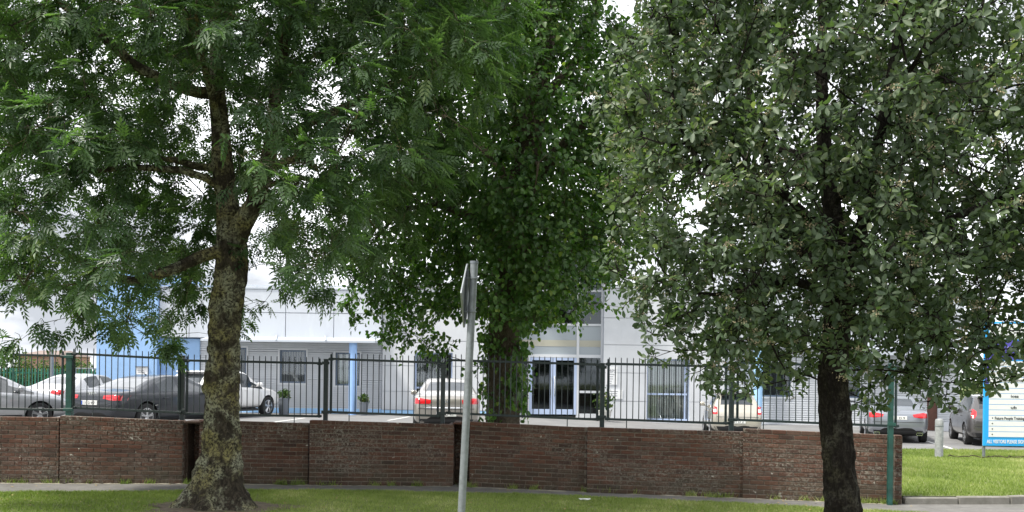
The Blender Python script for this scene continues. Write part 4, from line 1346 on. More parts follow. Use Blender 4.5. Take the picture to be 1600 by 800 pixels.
# ================================================================ BEYOND THE CAR PARK ON THE LEFT
pf0, pf1 = at(-60, 600, 46), at(158, 600, 46)
pal = empty('palisade_fence', (pf0.x, 46, carpark_z(pf0.x, 46))); tag(pal, 'green palisade fence beyond the car park on the far left', 'fence')
Lp = pf1.x - pf0.x
for z in (.35, 1.35):
    mb = MB(); mb.box(0, Lp, .02, .06, z, z + .06); mb.build('rail', M['mesh_paint'], pal)
PA = MB(); PA.prism([(-.032, 0), (.032, 0), (.032, 1.55), (0, 1.62), (-.032, 1.55)], -.008, .012); PAM = PA.mesh('pale', M['mesh_paint'])
for k in range(int(Lp / .15)):
    o = bpy.data.objects.new('pale', PAM); o.location = (.07 + k * .15, 0, 0); link(o, pal)
for k in range(int(Lp / 2.4) + 1):
    mb = MB(); mb.box(k * 2.4 - .05, k * 2.4 + .05, .065, .165, 0, 1.6); mb.build('post', M['mesh_paint'], pal)
h0 = at(-30, 600, 49)
for (px, d, rx, rz, zc, lab, sd_) in [(5, 50, 2.3, 1.25, 1.7, 'rounded green shrub at the far left beyond the palisade fence', 21), (62, 51, 2.6, .75, 1.4, 'low wide green shrub beyond the palisade fence', 22),
                                 (112, 50, 1.8, .8, 1.55, 'shrub with yellowing leaves near the blue wall', 23),
                                 (1535, 47, 2.4, 1.5, 1.3, 'shrub past the right end of the office building', 25), (1640, 46, 3.0, 1.9, 1.6, 'large shrub behind the blue notice sign', 26)]:
    p = at(px, 600, d); r = empty('shrub', (p.x, d, .3)); tag(r, lab, 'shrub', 'shrubs beyond the palisade fence')
    f = shrub('crown', 0, 0, zc - .3, rx, 1.1, rz, 2600, .16, sd_, r); f['kind'] = 'stuff'
    mb = MB()
    for k in range(4): mb.tube([(random.uniform(-.3, .3), random.uniform(-.2, .2), -.2), (random.uniform(-1, 1), random.uniform(-.4, .4), zc - .3)], [.05, .015], 5)
    mb.build('stem', M['bark_lime'], r)
p0, p1 = at(28, 560, 75), at(88, 560, 75)
hs = empty('distant_house', (p0.x, 75, 0)); tag(hs, 'low brown walled house far off at the left above the fence', 'house')
w_ = p1.x - p0.x; zt_ = at(60, 556, 75).z
mb = MB(); mb.box(0, w_, 0, 6, -.5, zt_); wl_ = mb.build('wall', M['house_wall'], hs)
mb = MB(); zz = at(60, 550.5, 75).z; mb.add([(-.2, -.3, zt_ + .01), (w_ + .2, -.3, zt_ + .01), (w_ + .2, 6.3, zt_ + .01), (-.2, 6.3, zt_ + .01), (.3, 3, zz + .2), (w_ - .3, 3, zz + .2)], [(0, 1, 5, 4), (1, 2, 5), (2, 3, 4, 5), (3, 0, 4), (0, 3, 2, 1)])
mb.build('roof', M['house_roof'], hs)
p = at(81, 600, 44); lp = empty('lamp_post', (p.x, 44, carpark_z(p.x, 44))); tag(lp, 'slim grey post rising behind the silver cars on the far left', 'post')
mb = MB(); mb.tube([(0, 0, 0), (0, 0, 1.2), (0, 0, 2.95)], [.085, .075, .065], 12); mb.build('column', M['galvanised'], lp, (0, 0, 0), True)
mb = MB(); mb.lathe([(.08, 2.95), (.09, 2.97), (.05, 3.02)], 12); mb.build('cap', M['galvanised'], lp)
pa, pb = at(118, 600, 41), at(160, 600, 41)
hr = empty('hand_rail', (pa.x, 41, carpark_z(pa.x, 41))); tag(hr, 'pale metal hand rail just left of the blue wall', 'hand rail')
mb = MB(); w_ = pb.x - pa.x
for z in (1.05, 1.62): mb.tube([(0, 0, z), (w_, 0, z)], .025, 8)
mb.build('rail', M['galvanised'], hr)
for k in range(3):
    mb = MB(); mb.tube([(w_ * k / 2, 0, 0), (w_ * k / 2, 0, 1.64)], .028, 8); mb.build('post', M['galvanised'], hr)

# ================================================================ TREES
def grid_attractors(rows, x0px, d0, xc_px, half_depth, n_per, extra_top, extra_cols, rng, cell=50, dens_pow=1.0, top_px=-420, max_keep=9):
    """points through the crown's volume: each cell of the map is a column of crown, as deep as the crown is round there"""
    ctr = at(xc_px, 300, d0)
    pts = []
    sc = d0 / FPX
    rows = dict(rows)
    y = -cell
    base = rows[0]
    while y > top_px:                                   # the crown goes on above the picture and narrows
        k = 1 - (y / top_px) ** 2 * 0.75
        nn = len(base); r = []
        for i, v in enumerate(base):
            off = abs((x0px + (i + .5) * cell) - xc_px) / (nn * cell * .5)
            r.append(v if off < k else 0)
        rows[y] = r
        y -= cell
    zc_px = 120
    for y_, r in rows.items():
        for i, v in enumerate(r):
            if v <= 0: continue
            n = n_per * (v / 9.0) ** dens_pow
            n = int(n) + (1 if rng.random() < n - int(n) else 0)
            for _ in range(n):
                px = x0px + (i + rng.random()) * cell; py = y_ + rng.random() * cell
                ex = (px - xc_px) / (len(base) * cell * .56); ez = (py - zc_px) / 620.0
                dep = half_depth * math.sqrt(max(.10, 1 - ex * ex - ez * ez))
                q = at(px, py, d0)
                # bias towards the outer shell of the crown
                u = rng.uniform(-1, 1); u = math.copysign(abs(u) ** .7, u)
                pts.append((q.x, d0 + u * dep, q.z))
    return np.array(pts)

def vnoise(P, scale, seed):
    """cheap smooth 3-D noise from a few rotated sines, 0..1"""
    g = np.random.default_rng(seed)
    s = np.zeros(len(P))
    for k in range(7):
        w = g.normal(size=3) * scale * (1 + .45 * k)
        s += np.sin(P @ w + g.uniform(0, 6.28)) / (1 + .35 * k)
    s = s / 2.4
    return 1 / (1 + np.exp(-2.2 * s))

def colonise(seeds, A, step, infl, kill, iters, rng, trop=(0, 0, .05)):
    """seeds: list of polylines [(pos, radius)...], each with the index of its limb. returns nodes, parents, limb ids"""
    pos, par, lid, frad = [], [], [], []
    for li, (pl, attach) in enumerate(seeds):
        prev = -1
        if attach is not None:
            P = np.array(pos); prev = int(np.argmin(((P - np.array(pl[0][0])) ** 2).sum(1)))
        for k, (p, r) in enumerate(pl):
            if attach is not None and k == 0: continue
            pos.append(np.array(p, float)); par.append(prev); lid.append(li); frad.append(r)
            prev = len(pos) - 1
    pos = list(pos)
    A = A.copy(); alive = np.ones(len(A), bool)
    P = np.array(pos)
    nd = np.full(len(A), 1e9); ni = np.zeros(len(A), int)
    def upd(start):
        nonlocal nd, ni
        Q = np.array(pos[start:])
        if len(Q) == 0: return
        for s in range(0, len(Q), 256):
            q = Q[s:s + 256]
            d = np.sqrt(((A[:, None, :] - q[None]) ** 2).sum(2))
            j = d.argmin(1); dm = d[np.arange(len(A)), j]
            b = dm < nd
            nd[b] = dm[b]; ni[b] = start + s + j[b]
    upd(0)
    trop = np.array(trop)
    for it in range(iters):
        act = alive & (nd < infl)
        if not act.any():
            infl *= 1.3
            if infl > 12 or not alive.any(): break
            continue
        idx = np.where(act)[0]
        acc = {}
        V = A[idx] - np.array(pos)[ni[idx]]
        V /= np.linalg.norm(V, axis=1, keepdims=True) + 1e-9
        for k, v in zip(ni[idx], V): acc[k] = acc.get(k, 0) + v
        start = len(pos)
        for k, v in acc.items():
            nv = np.linalg.norm(v)
            if nv < 1e-6: continue
            dirn = v / nv + rng.normal(size=3) * .22 + trop
            if par[k] >= 0:
                pd = pos[k] - pos[par[k]]; dirn = dirn + .35 * pd / (np.linalg.norm(pd) + 1e-9)
            dirn /= np.linalg.norm(dirn)
            pos.append(pos[k] + dirn * step); par.append(int(k)); lid.append(lid[k]); frad.append(0)
        upd(start)
        alive &= ~(nd < kill)
        if len(pos) > 14000: break
    return np.array(pos), np.array(par), np.array(lid), np.array(frad), ni

def radii(pos, par, frad, tip=.0045, ex=2.25):
    n = len(pos)
    acc = np.zeros(n); r = np.zeros(n)
    for i in range(n - 1, -1, -1):
        v = acc[i] if acc[i] > 0 else tip ** ex
        rr_ = v ** (1 / ex)
        if frad[i] > 0: rr_ = max(min(rr_, frad[i] * 1.25), frad[i])
        r[i] = rr_
        if par[i] >= 0: acc[par[i]] += rr_ ** ex if frad[i] == 0 else min(rr_, .08) ** ex
    return r

def branch_objects(pos, par, lid, r, frad, mat, root, trunk_ids=(0,), skip=0):
    n = len(pos)
    kids = [[] for _ in range(n)]
    for i in range(n):
        if par[i] >= 0: kids[par[i]].append(i)
    mbs = {}
    done = np.zeros(n, bool)
    for i in range(n):
        p = par[i]
        isstart = p < 0 or (max(kids[p], key=lambda k: (lid[k] == lid[p], r[k])) != i) or lid[p] != lid[i]
        if not isstart: continue
        ch = [i]
        while True:
            ks = [k for k in kids[ch[-1]] if lid[k] == lid[i]]
            if not ks: break
            ch.append(max(ks, key=lambda k: r[k]))
        pts = [pos[k] for k in ch]; rs = [r[k] for k in ch]
        if p >= 0: pts = [pos[p]] + pts; rs = [min(r[p], rs[0] * 1.15)] + rs
        if len(pts) < 2: continue
        rs[-1] *= .5
        key = lid[i]
        if key in trunk_ids:
            if frad[i] > 0 and p < 0:                        # the trunk is modelled separately; only its upper leader is a branch
                pts = [q for q, k in zip(pts, ch) if k >= skip]; rs = [q for q, k in zip(rs, ch) if k >= skip]
                if len(pts) < 2: continue
                key = ('leader', 0)
            else:                                           # what sprouts from the trunk: one branch for each sprout
                a = i
                while par[a] >= 0 and frad[par[a]] == 0: a = par[a]
                key = ('branch', a)
        sides = 9 if rs[0] > .05 else (6 if rs[0] > .015 else 4)
        mbs.setdefault(key, MB()).tube(pts, rs, sides)
    for key, mb in mbs.items():
        o = mb.build('branch' if isinstance(key, tuple) and key[0] == 'branch' else 'limb', mat, root, -Vector(root.location), True)

def leaf_mesh(name, templ_v, templ_f, org, dirs, ups, scale, mat, root, rng, kind='stuff', lv=None):
    """one crown mesh: every leaf is the template put at org, x along dirs, z near ups"""
    T = np.array(templ_v); Fk = np.array(templ_f)
    X = dirs / (np.linalg.norm(dirs, axis=1, keepdims=True) + 1e-9)
    Z = ups - X * (ups * X).sum(1, keepdims=True); Z /= np.linalg.norm(Z, axis=1, keepdims=True) + 1e-9
    Y = np.cross(Z, X)
    sx = scale.reshape(-1, 1, 1)
    V = org[:, None, :] + sx * (T[None, :, 0:1] * X[:, None] + T[None, :, 1:2] * Y[:, None] + T[None, :, 2:3] * Z[:, None])
    nv = len(T)
    F = (Fk[None] + (np.arange(len(org)) * nv)[:, None, None]).reshape(-1, Fk.shape[1])
    if lv is None: lv = rng.random(len(org))
    V = V.reshape(-1, 3) - np.array(root.location)
    o = bpy.data.objects.new(name, np_mesh(name, V, F, mat, np.repeat(lv, nv)))
    link(o, root); o['kind'] = kind
    return o

def unit(v): return v / (np.linalg.norm(v, axis=-1, keepdims=True) + 1e-9)

def twig_mesh(a, b, mat, root, r0=.0045, r1=.0022, sag=.05, rng=None):
    """thin three sided twigs from skeleton nodes to the shoots"""
    n = len(a)
    mid = (a + b) / 2 + np.array([0, 0, sag]) * np.linalg.norm(b - a, axis=1, keepdims=True) + rng.normal(size=(n, 3)) * .02
    d = unit(b - a)
    ref = np.where(np.abs(d[:, 2:3]) < .9, np.array([[0, 0, 1.0]]), np.array([[1.0, 0, 0]]))
    u = unit(np.cross(d, ref)); w = np.cross(d, u)
    V = []
    for p, r in ((a, r0), (mid, (r0 + r1) / 2), (b, r1)):
        for k in range(3):
            an = 2 * PI * k / 3
            V.append(p + r * (u * math.cos(an) + w * math.sin(an)))
    V = np.stack(V, 1)
    f = []
    for i in range(2):
        for k in range(3):
            k2 = (k + 1) % 3
            f.append((i * 3 + k, i * 3 + k2, (i + 1) * 3 + k2, (i + 1) * 3 + k))
    F = (np.array(f)[None] + (np.arange(n) * 9)[:, None, None]).reshape(-1, 4)
    V = V.reshape(-1, 3) - np.array(root.location)
    o = bpy.data.objects.new('twigs', np_mesh('twigs', V, F, mat)); link(o, root); o['kind'] = 'stuff'

from mathutils import noise as mnoise
def trunk_mesh(spine, root, mat, seed, flare=0.0, flare_h=.5, lump=.02, sides=36, nring=70, buttress=(), knots=(), plates=0.0):
    """spine: [(pos, radius)]; a lumpy, flaring trunk with real relief"""
    g = random.Random(seed)
    P = [Vector(p) for p, r in spine]; Rr = [r for p, r in spine]
    acc = [0]
    for a_, b_ in zip(P, P[1:]): acc.append(acc[-1] + (b_ - a_).length)
    tot = acc[-1]
    ph = [g.uniform(0, 6.28) for _ in range(12)]
    vs, fs = [], []
    for j in range(nring + 1):
        s = tot * (j / nring) ** 1.25
        i = max(k for k in range(len(acc)) if acc[k] <= s + 1e-9); i = min(i, len(P) - 2)
        t = (s - acc[i]) / (acc[i + 1] - acc[i])
        c = P[i].lerp(P[i + 1], t); r = Rr[i] + (Rr[i + 1] - Rr[i]) * t
        h = c.z - P[0].z
        fl = flare * math.exp(-h / flare_h)
        for k in range(sides):
            a = 2 * PI * k / sides
            rad = r + fl * .35
            for (ba, bw, bh) in buttress:
                da = (a - ba + PI) % (2 * PI) - PI
                rad += fl * bh * math.exp(-(da / bw) ** 2)
            rad += lump * r * (math.sin(3 * a + ph[0] + 1.7 * h) + .7 * math.sin(5 * a + ph[1] - 2.9 * h) + .8 * math.sin(2 * a + ph[2] + 5.1 * h) + .6 * math.sin(7 * a + ph[3] + 9 * h)) * .5
            rad += lump * r * .45 * (math.sin(13 * a + ph[4] + 4 * math.sin(6 * h + ph[5])) + .7 * math.sin(19 * a + ph[6] - 17 * h) + .7 * math.sin(9 * a + 31 * h + ph[7]))
            for (ka, kh, kr, kp) in knots:
                da = ((a - ka + PI) % (2 * PI) - PI) * r; dh = h - kh
                q = (da * da + dh * dh) / (kr * kr)
                rad += kp * math.exp(-q) - .45 * kp * math.exp(-q * 5)
            if plates:                                     # flaking bark: plates, ridges and pits in real relief
                q = Vector((c.x + r * math.cos(a), c.y + r * math.sin(a), c.z * .6))
                rad += plates * (mnoise.turbulence(q * 9, 4, False) - .55) + plates * .8 * (mnoise.noise(q * 4.0) + .5 * mnoise.noise(q * 17))
                cell = mnoise.cell(Vector((a * r * 14, c.z * 6.5 + 3 * mnoise.noise(q * 3), seed)))
                rad += plates * .35 * (cell - .5)
            vs.append((c.x + rad * math.cos(a) - root.location.x, c.y + rad * math.sin(a) - root.location.y, c.z - root.location.z))
    for j in range(nring):
        for k in range(sides):
            k2 = (k + 1) % sides
            fs.append((j * sides + k, j * sides + k2, (j + 1) * sides + k2, (j + 1) * sides + k))
    mb = MB(); mb.add(vs, fs)
    o = mb.build('trunk', mat, root, (0, 0, 0), True)
    return o

def leaflet(L, w, crease=.12, droop=.0):
    """four point folded leaf along +x: base, side, tip, side"""
    return [(0, 0, 0), (L * .45, w / 2, w * crease), (L, 0, -droop * L), (L * .45, -w / 2, w * crease)]

# ---------------------------------------------------------------- ASH at the left
D1 = 13.5
b1 = at(335, 797, D1)
ash = empty('ash_tree', (b1.x, D1, 0.0))
tag(ash, 'broad ash tree with feathery leaves and a lichen covered trunk on the left verge', 'tree')
def A1(px, py, dy=0.0): 
    q = at(px, py, D1); return (q.x, D1 + dy, q.z)
sp1 = [((A1(337, 808)[0], D1, -.12), .30), ((A1(340, 760)[0], D1, .33), .285), (A1(346, 700), .265), (A1(345, 640), .235), (A1(348, 560, .02), .228), (A1(352, 480, .04), .232), (A1(360, 425, .06), .240), (A1(361, 385, .06), .225), (A1(357, 350, .05), .17), (A1(352, 300, .05), .16), (A1(347, 250), .145)]
trunk_mesh(sp1, ash, M['bark_ash'], 5, flare=.42, flare_h=.30, lump=.07, sides=96, nring=230, plates=.020,
           buttress=((PI * 1.02, .45, 1.15), (PI * 1.45, .4, .55), (-.15, .5, .95), (PI * 1.8, .35, .6), (PI * .5, .6, .7)),
           knots=((PI * 1.38, 2.55, .10, .05), (PI * 1.62, 2.95, .07, .045), (PI * 1.35, 2.05, .16, .05), (PI * 1.75, 1.5, .14, .05), (PI * 1.3, 1.15, .12, .04), (PI * 1.95, 1.2, .12, .05), (PI * 1.1, 1.9, .1, .05), (PI * 1.5, .95, .12, -.04)))
sd1 = [([(p, r) for p, r in sp1] + [(A1(345, 205), .13), (A1(343, 150, -.1), .11), (A1(342, 80, -.1), .09), (A1(345, 0, 0), .07), (A1(350, -90, .1), .05), (A1(355, -190, .1), .03)], None),
       ([(A1(362, 380), .17), (A1(380, 350, -.05), .15), (A1(402, 322, -.15), .13), (A1(418, 285, -.25), .115), (A1(432, 235, -.3), .10), (A1(440, 160, -.35), .085), (A1(452, 80, -.3), .07), (A1(470, -20, -.2), .05), (A1(490, -120, -.1), .03)], 0),
       ([(A1(345, 400), .10), (A1(322, 402, -.15), .085), (A1(285, 425, -.35), .075), (A1(240, 447, -.6), .065), (A1(195, 437, -.8), .05), (A1(150, 405, -1.0), .04), (A1(110, 392, -1.2), .025)], 0),
       ([(A1(347, 250), .07), (A1(325, 258, .15), .06), (A1(300, 254, .3), .055), (A1(250, 235, .6), .045), (A1(190, 222, .9), .03)], 0),
       ([(A1(350, 285), .06), (A1(330, 283, -.2), .055), (A1(298, 275, -.4), .05), (A1(240, 280, -.8), .04), (A1(160, 300, -1.2), .028)], 0),
       ([(A1(343, 160), .09), (A1(312, 150, -.2), .08), (A1(278, 143, -.35), .075), (A1(235, 122, -.6), .065), (A1(195, 85, -.9), .055), (A1(155, 55, -1.1), .045), (A1(115, 10, -1.3), .035), (A1(80, -60, -1.5), .022)], 0),
       ([(A1(343, 120), .06), (A1(300, 80, .4), .05), (A1(270, 20, .7), .04), (A1(240, -60, 1.0), .025)], 0),
       ([(A1(434, 225, -.3), .07), (A1(480, 190, .1), .06), (A1(530, 150, .5), .05), (A1(590, 110, .8), .035), (A1(650, 80, 1.0), .022)], 1),
       ([(A1(420, 280, -.25), .06), (A1(460, 270, -.7), .05), (A1(500, 275, -1.2), .04), (A1(530, 300, -1.6), .028)], 1),
       ([(A1(352, 310, .05), .06), (A1(380, 280, .6), .05), (A1(440, 250, 1.2), .04), (A1(520, 260, 1.7), .025)], 0),
       ([(A1(345, 190), .06), (A1(350, 150, -.7), .05), (A1(360, 120, -1.4), .035), (A1(380, 110, -2.0), .022)], 0)]
ASH = {0: [7, 9, 9, 9, 9, 9, 9, 9, 9, 9, 9, 9, 9, 9, 9, 7], 50: [8, 9, 9, 8, 9, 9, 8, 8, 8, 9, 9, 9, 9, 9, 8, 5], 100: [8, 8, 4, 8, 8, 5, 7, 9, 9, 9, 9, 9, 9, 9, 8, 3],
       150: [8, 8, 5, 6, 8, 5, 7, 9, 9, 8, 9, 9, 9, 9, 5, 1], 200: [5, 8, 8, 8, 8, 7, 5, 5, 6, 9, 9, 9, 8, 5, 1, 0], 250: [3, 5, 8, 8, 8, 7, 4, 4, 5, 9, 9, 9, 4, 1, 0, 0],
       300: [4, 6, 7, 6, 7, 6, 4, 4, 5, 8, 9, 9, 2, 0, 0, 0], 350: [4, 3, 4, 6, 6, 6, 4, 6, 7, 8, 8, 7, 1, 0, 0, 0], 400: [6, 6, 4, 6, 7, 6, 3, 1, 4, 5, 5, 2, 0, 0, 0, 0],
       450: [4, 3, 2, 3, 4, 5, 2, 0, 0, 0, 1, 0, 0, 0, 0, 0], 500: [0, 0, 4, 3, 1, 2, 0, 0, 0, 0, 0, 0, 0, 0, 0, 0]}
ASH = {k: [v[0], v[0], max(0, v[0] - 1)][::-1] + v for k, v in ASH.items()}      # the crown goes on outside the left edge
g1 = np.random.default_rng(101)
def sprays(base, k, sig, g):
    A = np.repeat(base, k, 0) + g.normal(size=(len(base) * k, 3)) * np.array(sig)
    return A, np.repeat(np.arange(len(base)), k)
At = grid_attractors(ASH, -150, D1, 350, 3.0, 8.2, 0, 0, g1, top_px=-330)
nz = vnoise(At, 1.15, 5)
At = At[nz + g1.random(len(At)) * .35 > .40]
front = (At[:, 0] > A1(300, 300)[0]) & (At[:, 0] < A1(445, 300)[0]) & (At[:, 2] > A1(350, 430)[2]) & (At[:, 2] < A1(350, 150)[2]) & (At[:, 1] < D1 + .1)
At = At[~(front & (g1.random(len(At)) < .70))]
At, sid = sprays(At, 4, (.17, .17, .11), g1)
near_tr = (np.abs(At[:, 0] - b1.x - .15) < .55) & (np.abs(At[:, 1] - D1) < .5) & (At[:, 2] < 3.4)
At = At[~near_tr]; sid = sid[~near_tr]
sel = g1.random(len(At)) < .30
pos, par, lid, fr, _ = colonise(sd1, At[sel], .17, 1.3, .22, 110, g1)
r_ = radii(pos, par, fr)
branch_objects(pos, par, lid, r_, fr, M['bark_ash'], ash, skip=len(sp1) - 2)

def nearest(Q, P, allowed):
    idx = np.where(allowed)[0]; out = np.zeros(len(Q), int); dd = np.zeros(len(Q))
    S_ = P[idx]
    for s in range(0, len(Q), 400):
        d = ((Q[s:s + 400, None] - S_[None]) ** 2).sum(2); j = d.argmin(1)
        out[s:s + 400] = idx[j]; dd[s:s + 400] = np.sqrt(d[np.arange(len(j)), j])
    return out, dd
ni, dd = nearest(At, pos, r_ < .035)
ok = dd < 1.0
sh = At[ok]; na = pos[ni[ok]]; sid = sid[ok]
dirn = unit(sh - na + g1.normal(size=sh.shape) * .05)
twig_mesh(na, sh, M['bark_ash'], ash, .0055, .0025, .06, g1)
cx = np.array([b1.x, D1, 5.0])
# compound leaves: rachis with paired leaflets
tv, tf = [], []
def put_leaflet(base, ang, L, w, dz):
    ca, sa = math.cos(ang), math.sin(ang)
    n0 = len(tv)
    for (x, y, z) in leaflet(L, w, .16, dz): tv.append((base[0] + x * ca - y * sa, base[1] + x * sa + y * ca, base[2] + z))
    tf.extend([(n0, n0 + 3, n0 + 2), (n0, n0 + 2, n0 + 1)])
rl = .25
for k, t in enumerate((.30, .47, .64, .81)):
    for s_ in (-1, 1): put_leaflet((rl * t, 0, -.10 * rl * t * t), s_ * R(52 - 5 * k), .088 - .008 * abs(k - 1.2), .030, .18)
put_leaflet((rl * .96, 0, -.10 * rl), 0, .09, .031, .12)
n0 = len(tv); tv.extend([(0, -.0022, 0), (0, .0022, 0), (rl, 0, -.10 * rl)]); tf.append((n0, n0 + 1, n0 + 2))
per = 5
n = len(sh)
org = np.repeat(sh, per, 0) - np.repeat(dirn, per, 0) * (g1.random((n * per, 1)) * .14)
out = unit(np.repeat(sh - cx, per, 0) * np.array([1, 1, .35]))
sv = unit(g1.normal(size=(sid.max() + 1, 3)) * np.array([1, 1, .25]))[np.repeat(sid, per)]
d_ = unit(np.repeat(dirn, per, 0) * .25 + out * .45 + sv * .60 + g1.normal(size=(n * per, 3)) * .42 + np.array([0, 0, -.34]))
up = unit(np.array([0, 0, 1.0]) + out * .35 + g1.normal(size=(n * per, 3)) * .38)
clump = np.repeat(vnoise(sh, 1.6, 9), per)
lv = np.clip(.10 + .5 * clump + (g1.random(sid.max() + 1) * .35)[np.repeat(sid, per)] + g1.normal(size=n * per) * .13 - .05, 0, .97)
leaf_mesh('crown', tv, tf, org, d_, up, .85 + .45 * g1.random(n * per), M['leaf_ash'], ash, g1, lv=lv)
# bare soil ring over the roots
mb = MB(); vs = [(0, 0, .045)]; nn = 40
for k in range(nn):
    a = 2 * PI * k / nn; rr_ = 1.0 + .18 * math.sin(3 * a + 1) + .12 * math.sin(7 * a)
    vs.append((rr_ * math.cos(a), .8 * rr_ * math.sin(a), .012))
mb.add(vs, [(0, 1 + k, 1 + (k + 1) % nn) for k in range(nn)])
mb.build('root_mound', M['root_soil'], ash, (0, 0, .02))

# ---------------------------------------------------------------- LIME behind the wall
D2 = 18.2
b2 = at(790, 690, D2)
lime = empty('lime_tree', (b2.x, D2, carpark_z(b2.x, D2)))
tag(lime, 'dense dark green lime tree behind the wall, its trunk clad in leafy shoots', 'tree')
def A2(px, py, dy=0.0):
    q = at(px, py, D2); return (q.x, D2 + dy, q.z)
sp2 = [((A2(784, 700)[0], D2, .2), .33), (A2(785, 640), .31), (A2(786, 560), .295), (A2(792, 480), .285), (A2(805, 400), .31), (A2(815, 320), .29), (A2(825, 240), .27)]
trunk_mesh(sp2, lime, M['bark_lime'], 15, flare=.15, flare_h=.35, lump=.07, sides=32, nring=60)
sd2 = [([(p, r) for p, r in sp2] + [(A2(838, 160), .22), (A2(850, 80), .19), (A2(858, 0), .15), (A2(860, -100), .11), (A2(862, -220), .07), (A2(865, -330), .04)], None),
       ([(A2(820, 290), .12), (A2(870, 240, -.3), .10), (A2(920, 195, -.6), .08), (A2(955, 165, -.8), .05)], 0),
       ([(A2(818, 300), .11), (A2(770, 240, .3), .09), (A2(720, 190, .6), .07), (A2(670, 150, .8), .045)], 0),
       ([(A2(808, 380), .10), (A2(750, 350, -.6), .08), (A2(690, 335, -1.0), .06), (A2(640, 345, -1.3), .04), (A2(605, 390, -1.5), .022)], 0),
       ([(A2(806, 395), .09), (A2(860, 370, .5), .07), (A2(920, 350, .8), .05), (A2(965, 345, 1.0), .03)], 0),
       ([(A2(812, 340), .09), (A2(825, 310, -1.0), .07), (A2(830, 290, -1.9), .045), (A2(835, 300, -2.5), .025)], 0),
       ([(A2(830, 220), .12), (A2(790, 140, -.8), .09), (A2(750, 60, -1.4), .06), (A2(720, -20, -1.8), .035)], 0),
       ([(A2(836, 180), .12), (A2(890, 100, .5), .09), (A2(930, 30, .9), .06), (A2(950, -60, 1.1), .035)], 0)]
LIME = {0: [1, 2, 3, 5, 8, 9, 9, 5, 0, 0], 50: [1, 2, 4, 6, 8, 9, 9, 9, 6, 1], 100: [1, 3, 5, 7, 9, 9, 9, 9, 9, 3], 150: [2, 4, 6, 8, 9, 9, 9, 9, 9, 4], 200: [2, 6, 8, 9, 9, 9, 9, 9, 9, 4],
        250: [3, 7, 9, 9, 9, 9, 9, 9, 9, 4], 300: [4, 8, 9, 9, 9, 9, 9, 8, 9, 3], 350: [4, 8, 9, 9, 9, 9, 9, 8, 8, 2], 400: [4, 7, 8, 8, 9, 9, 9, 6, 2, 0], 450: [4, 6, 6, 5, 7, 8, 6, 1, 0, 0],
        500: [0, 3, 3, 0, 4, 6, 1, 0, 0, 0], 550: [0, 0, 0, 0, 3, 6, 0, 0, 0, 0], 600: [0, 0, 0, 0, 3, 5, 0, 0, 0, 0]}
g2 = np.random.default_rng(202)
At2 = grid_attractors(LIME, 550, D2, 810, 2.6, 24.0, 0, 0, g2, top_px=-420)
low = At2[:, 2] < 2.75
At2[low, 1] = D2 + (At2[low, 1] - D2) * .22 - .1
nz = vnoise(At2, 1.0, 25)
At2 = At2[nz + g2.random(len(At2)) * .4 > .32]
At2, sid2 = sprays(At2, 4, (.17, .17, .12), g2)
foot = (At2[:, 2] < A2(800, 515)[2]) & (At2[:, 0] > A2(740, 560)[0]) & ((At2[:, 0] > A2(824, 560)[0]) | (At2[:, 0] < A2(750, 560)[0]))
At2 = At2[~foot]
sel = g2.random(len(At2)) < .25
pos, par, lid, fr, _ = colonise(sd2, At2[sel], .20, 1.4, .26, 110, g2)
r_ = radii(pos, par, fr)
branch_objects(pos, par, lid, r_, fr, M['bark_lime'], lime, skip=len(sp2) - 2)
ni, dd = nearest(At2, pos, (r_ < .05) | (pos[:, 2] < 3.0))
ok = dd < 1.1
sh = At2[ok]; na = pos[ni[ok]]
dirn = unit(sh - na + g2.normal(size=sh.shape) * .05)
twig_mesh(na, sh, M['bark_lime'], lime, .006, .0025, .05, g2)
# heart shaped leaf along +x
hv = [(0, 0, 0), (.012, .030, .004), (.045, .040, .008), (.080, .024, .0), (.108, 0, -.014), (.080, -.024, .0), (.045, -.040, .008), (.012, -.030, .004)]
hf = [(0, k, k + 1) for k in range(1, 7)]
per = 9; n = len(sh)
ax = unit(dirn + np.array([0, 0, -.35]))
t_ = np.tile(np.linspace(-.30, .10, per), n).reshape(-1, 1) + g2.normal(size=(n * per, 1)) * .02
org = np.repeat(sh, per, 0) + np.repeat(ax, per, 0) * t_ + g2.normal(size=(n * per, 3)) * .05
cx2 = np.array([b2.x + .2, D2, 5.0])
out = unit(np.repeat(sh - cx2, per, 0) * np.array([1, 1, .3]))
d_ = unit(np.repeat(ax, per, 0) * .3 + out * .35 + g2.normal(size=(n * per, 3)) * .55 + np.array([0, 0, -.55]))
up = unit(out * .8 + np.array([0, 0, .75]) + g2.normal(size=(n * per, 3)) * .42)
lv = np.clip(.22 + .55 * np.repeat(vnoise(sh, 1.3, 29), per) + g2.normal(size=n * per) * .2, 0, 1)
leaf_mesh('crown', hv, hf, org, d_, up, .62 + .5 * g2.random(n * per), M['leaf_lime'], lime, g2, lv=lv)
# dead ivy stems over the dark middle of the trunk
mb = MB()
for k in range(16):
    x0, y0 = random.uniform(795, 850), random.uniform(190, 300)
    pts = []
    px, py, an = x0, y0, random.uniform(0, 6.28)
    for q in range(7):
        pts.append(A2(px, py, -.34 - .06 * random.random())); an += random.uniform(-.6, .6); px += 9 * math.cos(an); py += 9 * math.sin(an) - 2
    mb.tube(pts, [.009] * 5 + [.006, .003], 4)
mb.build('ivy_stems', M['bark_ash'], lime, -Vector(lime.location))

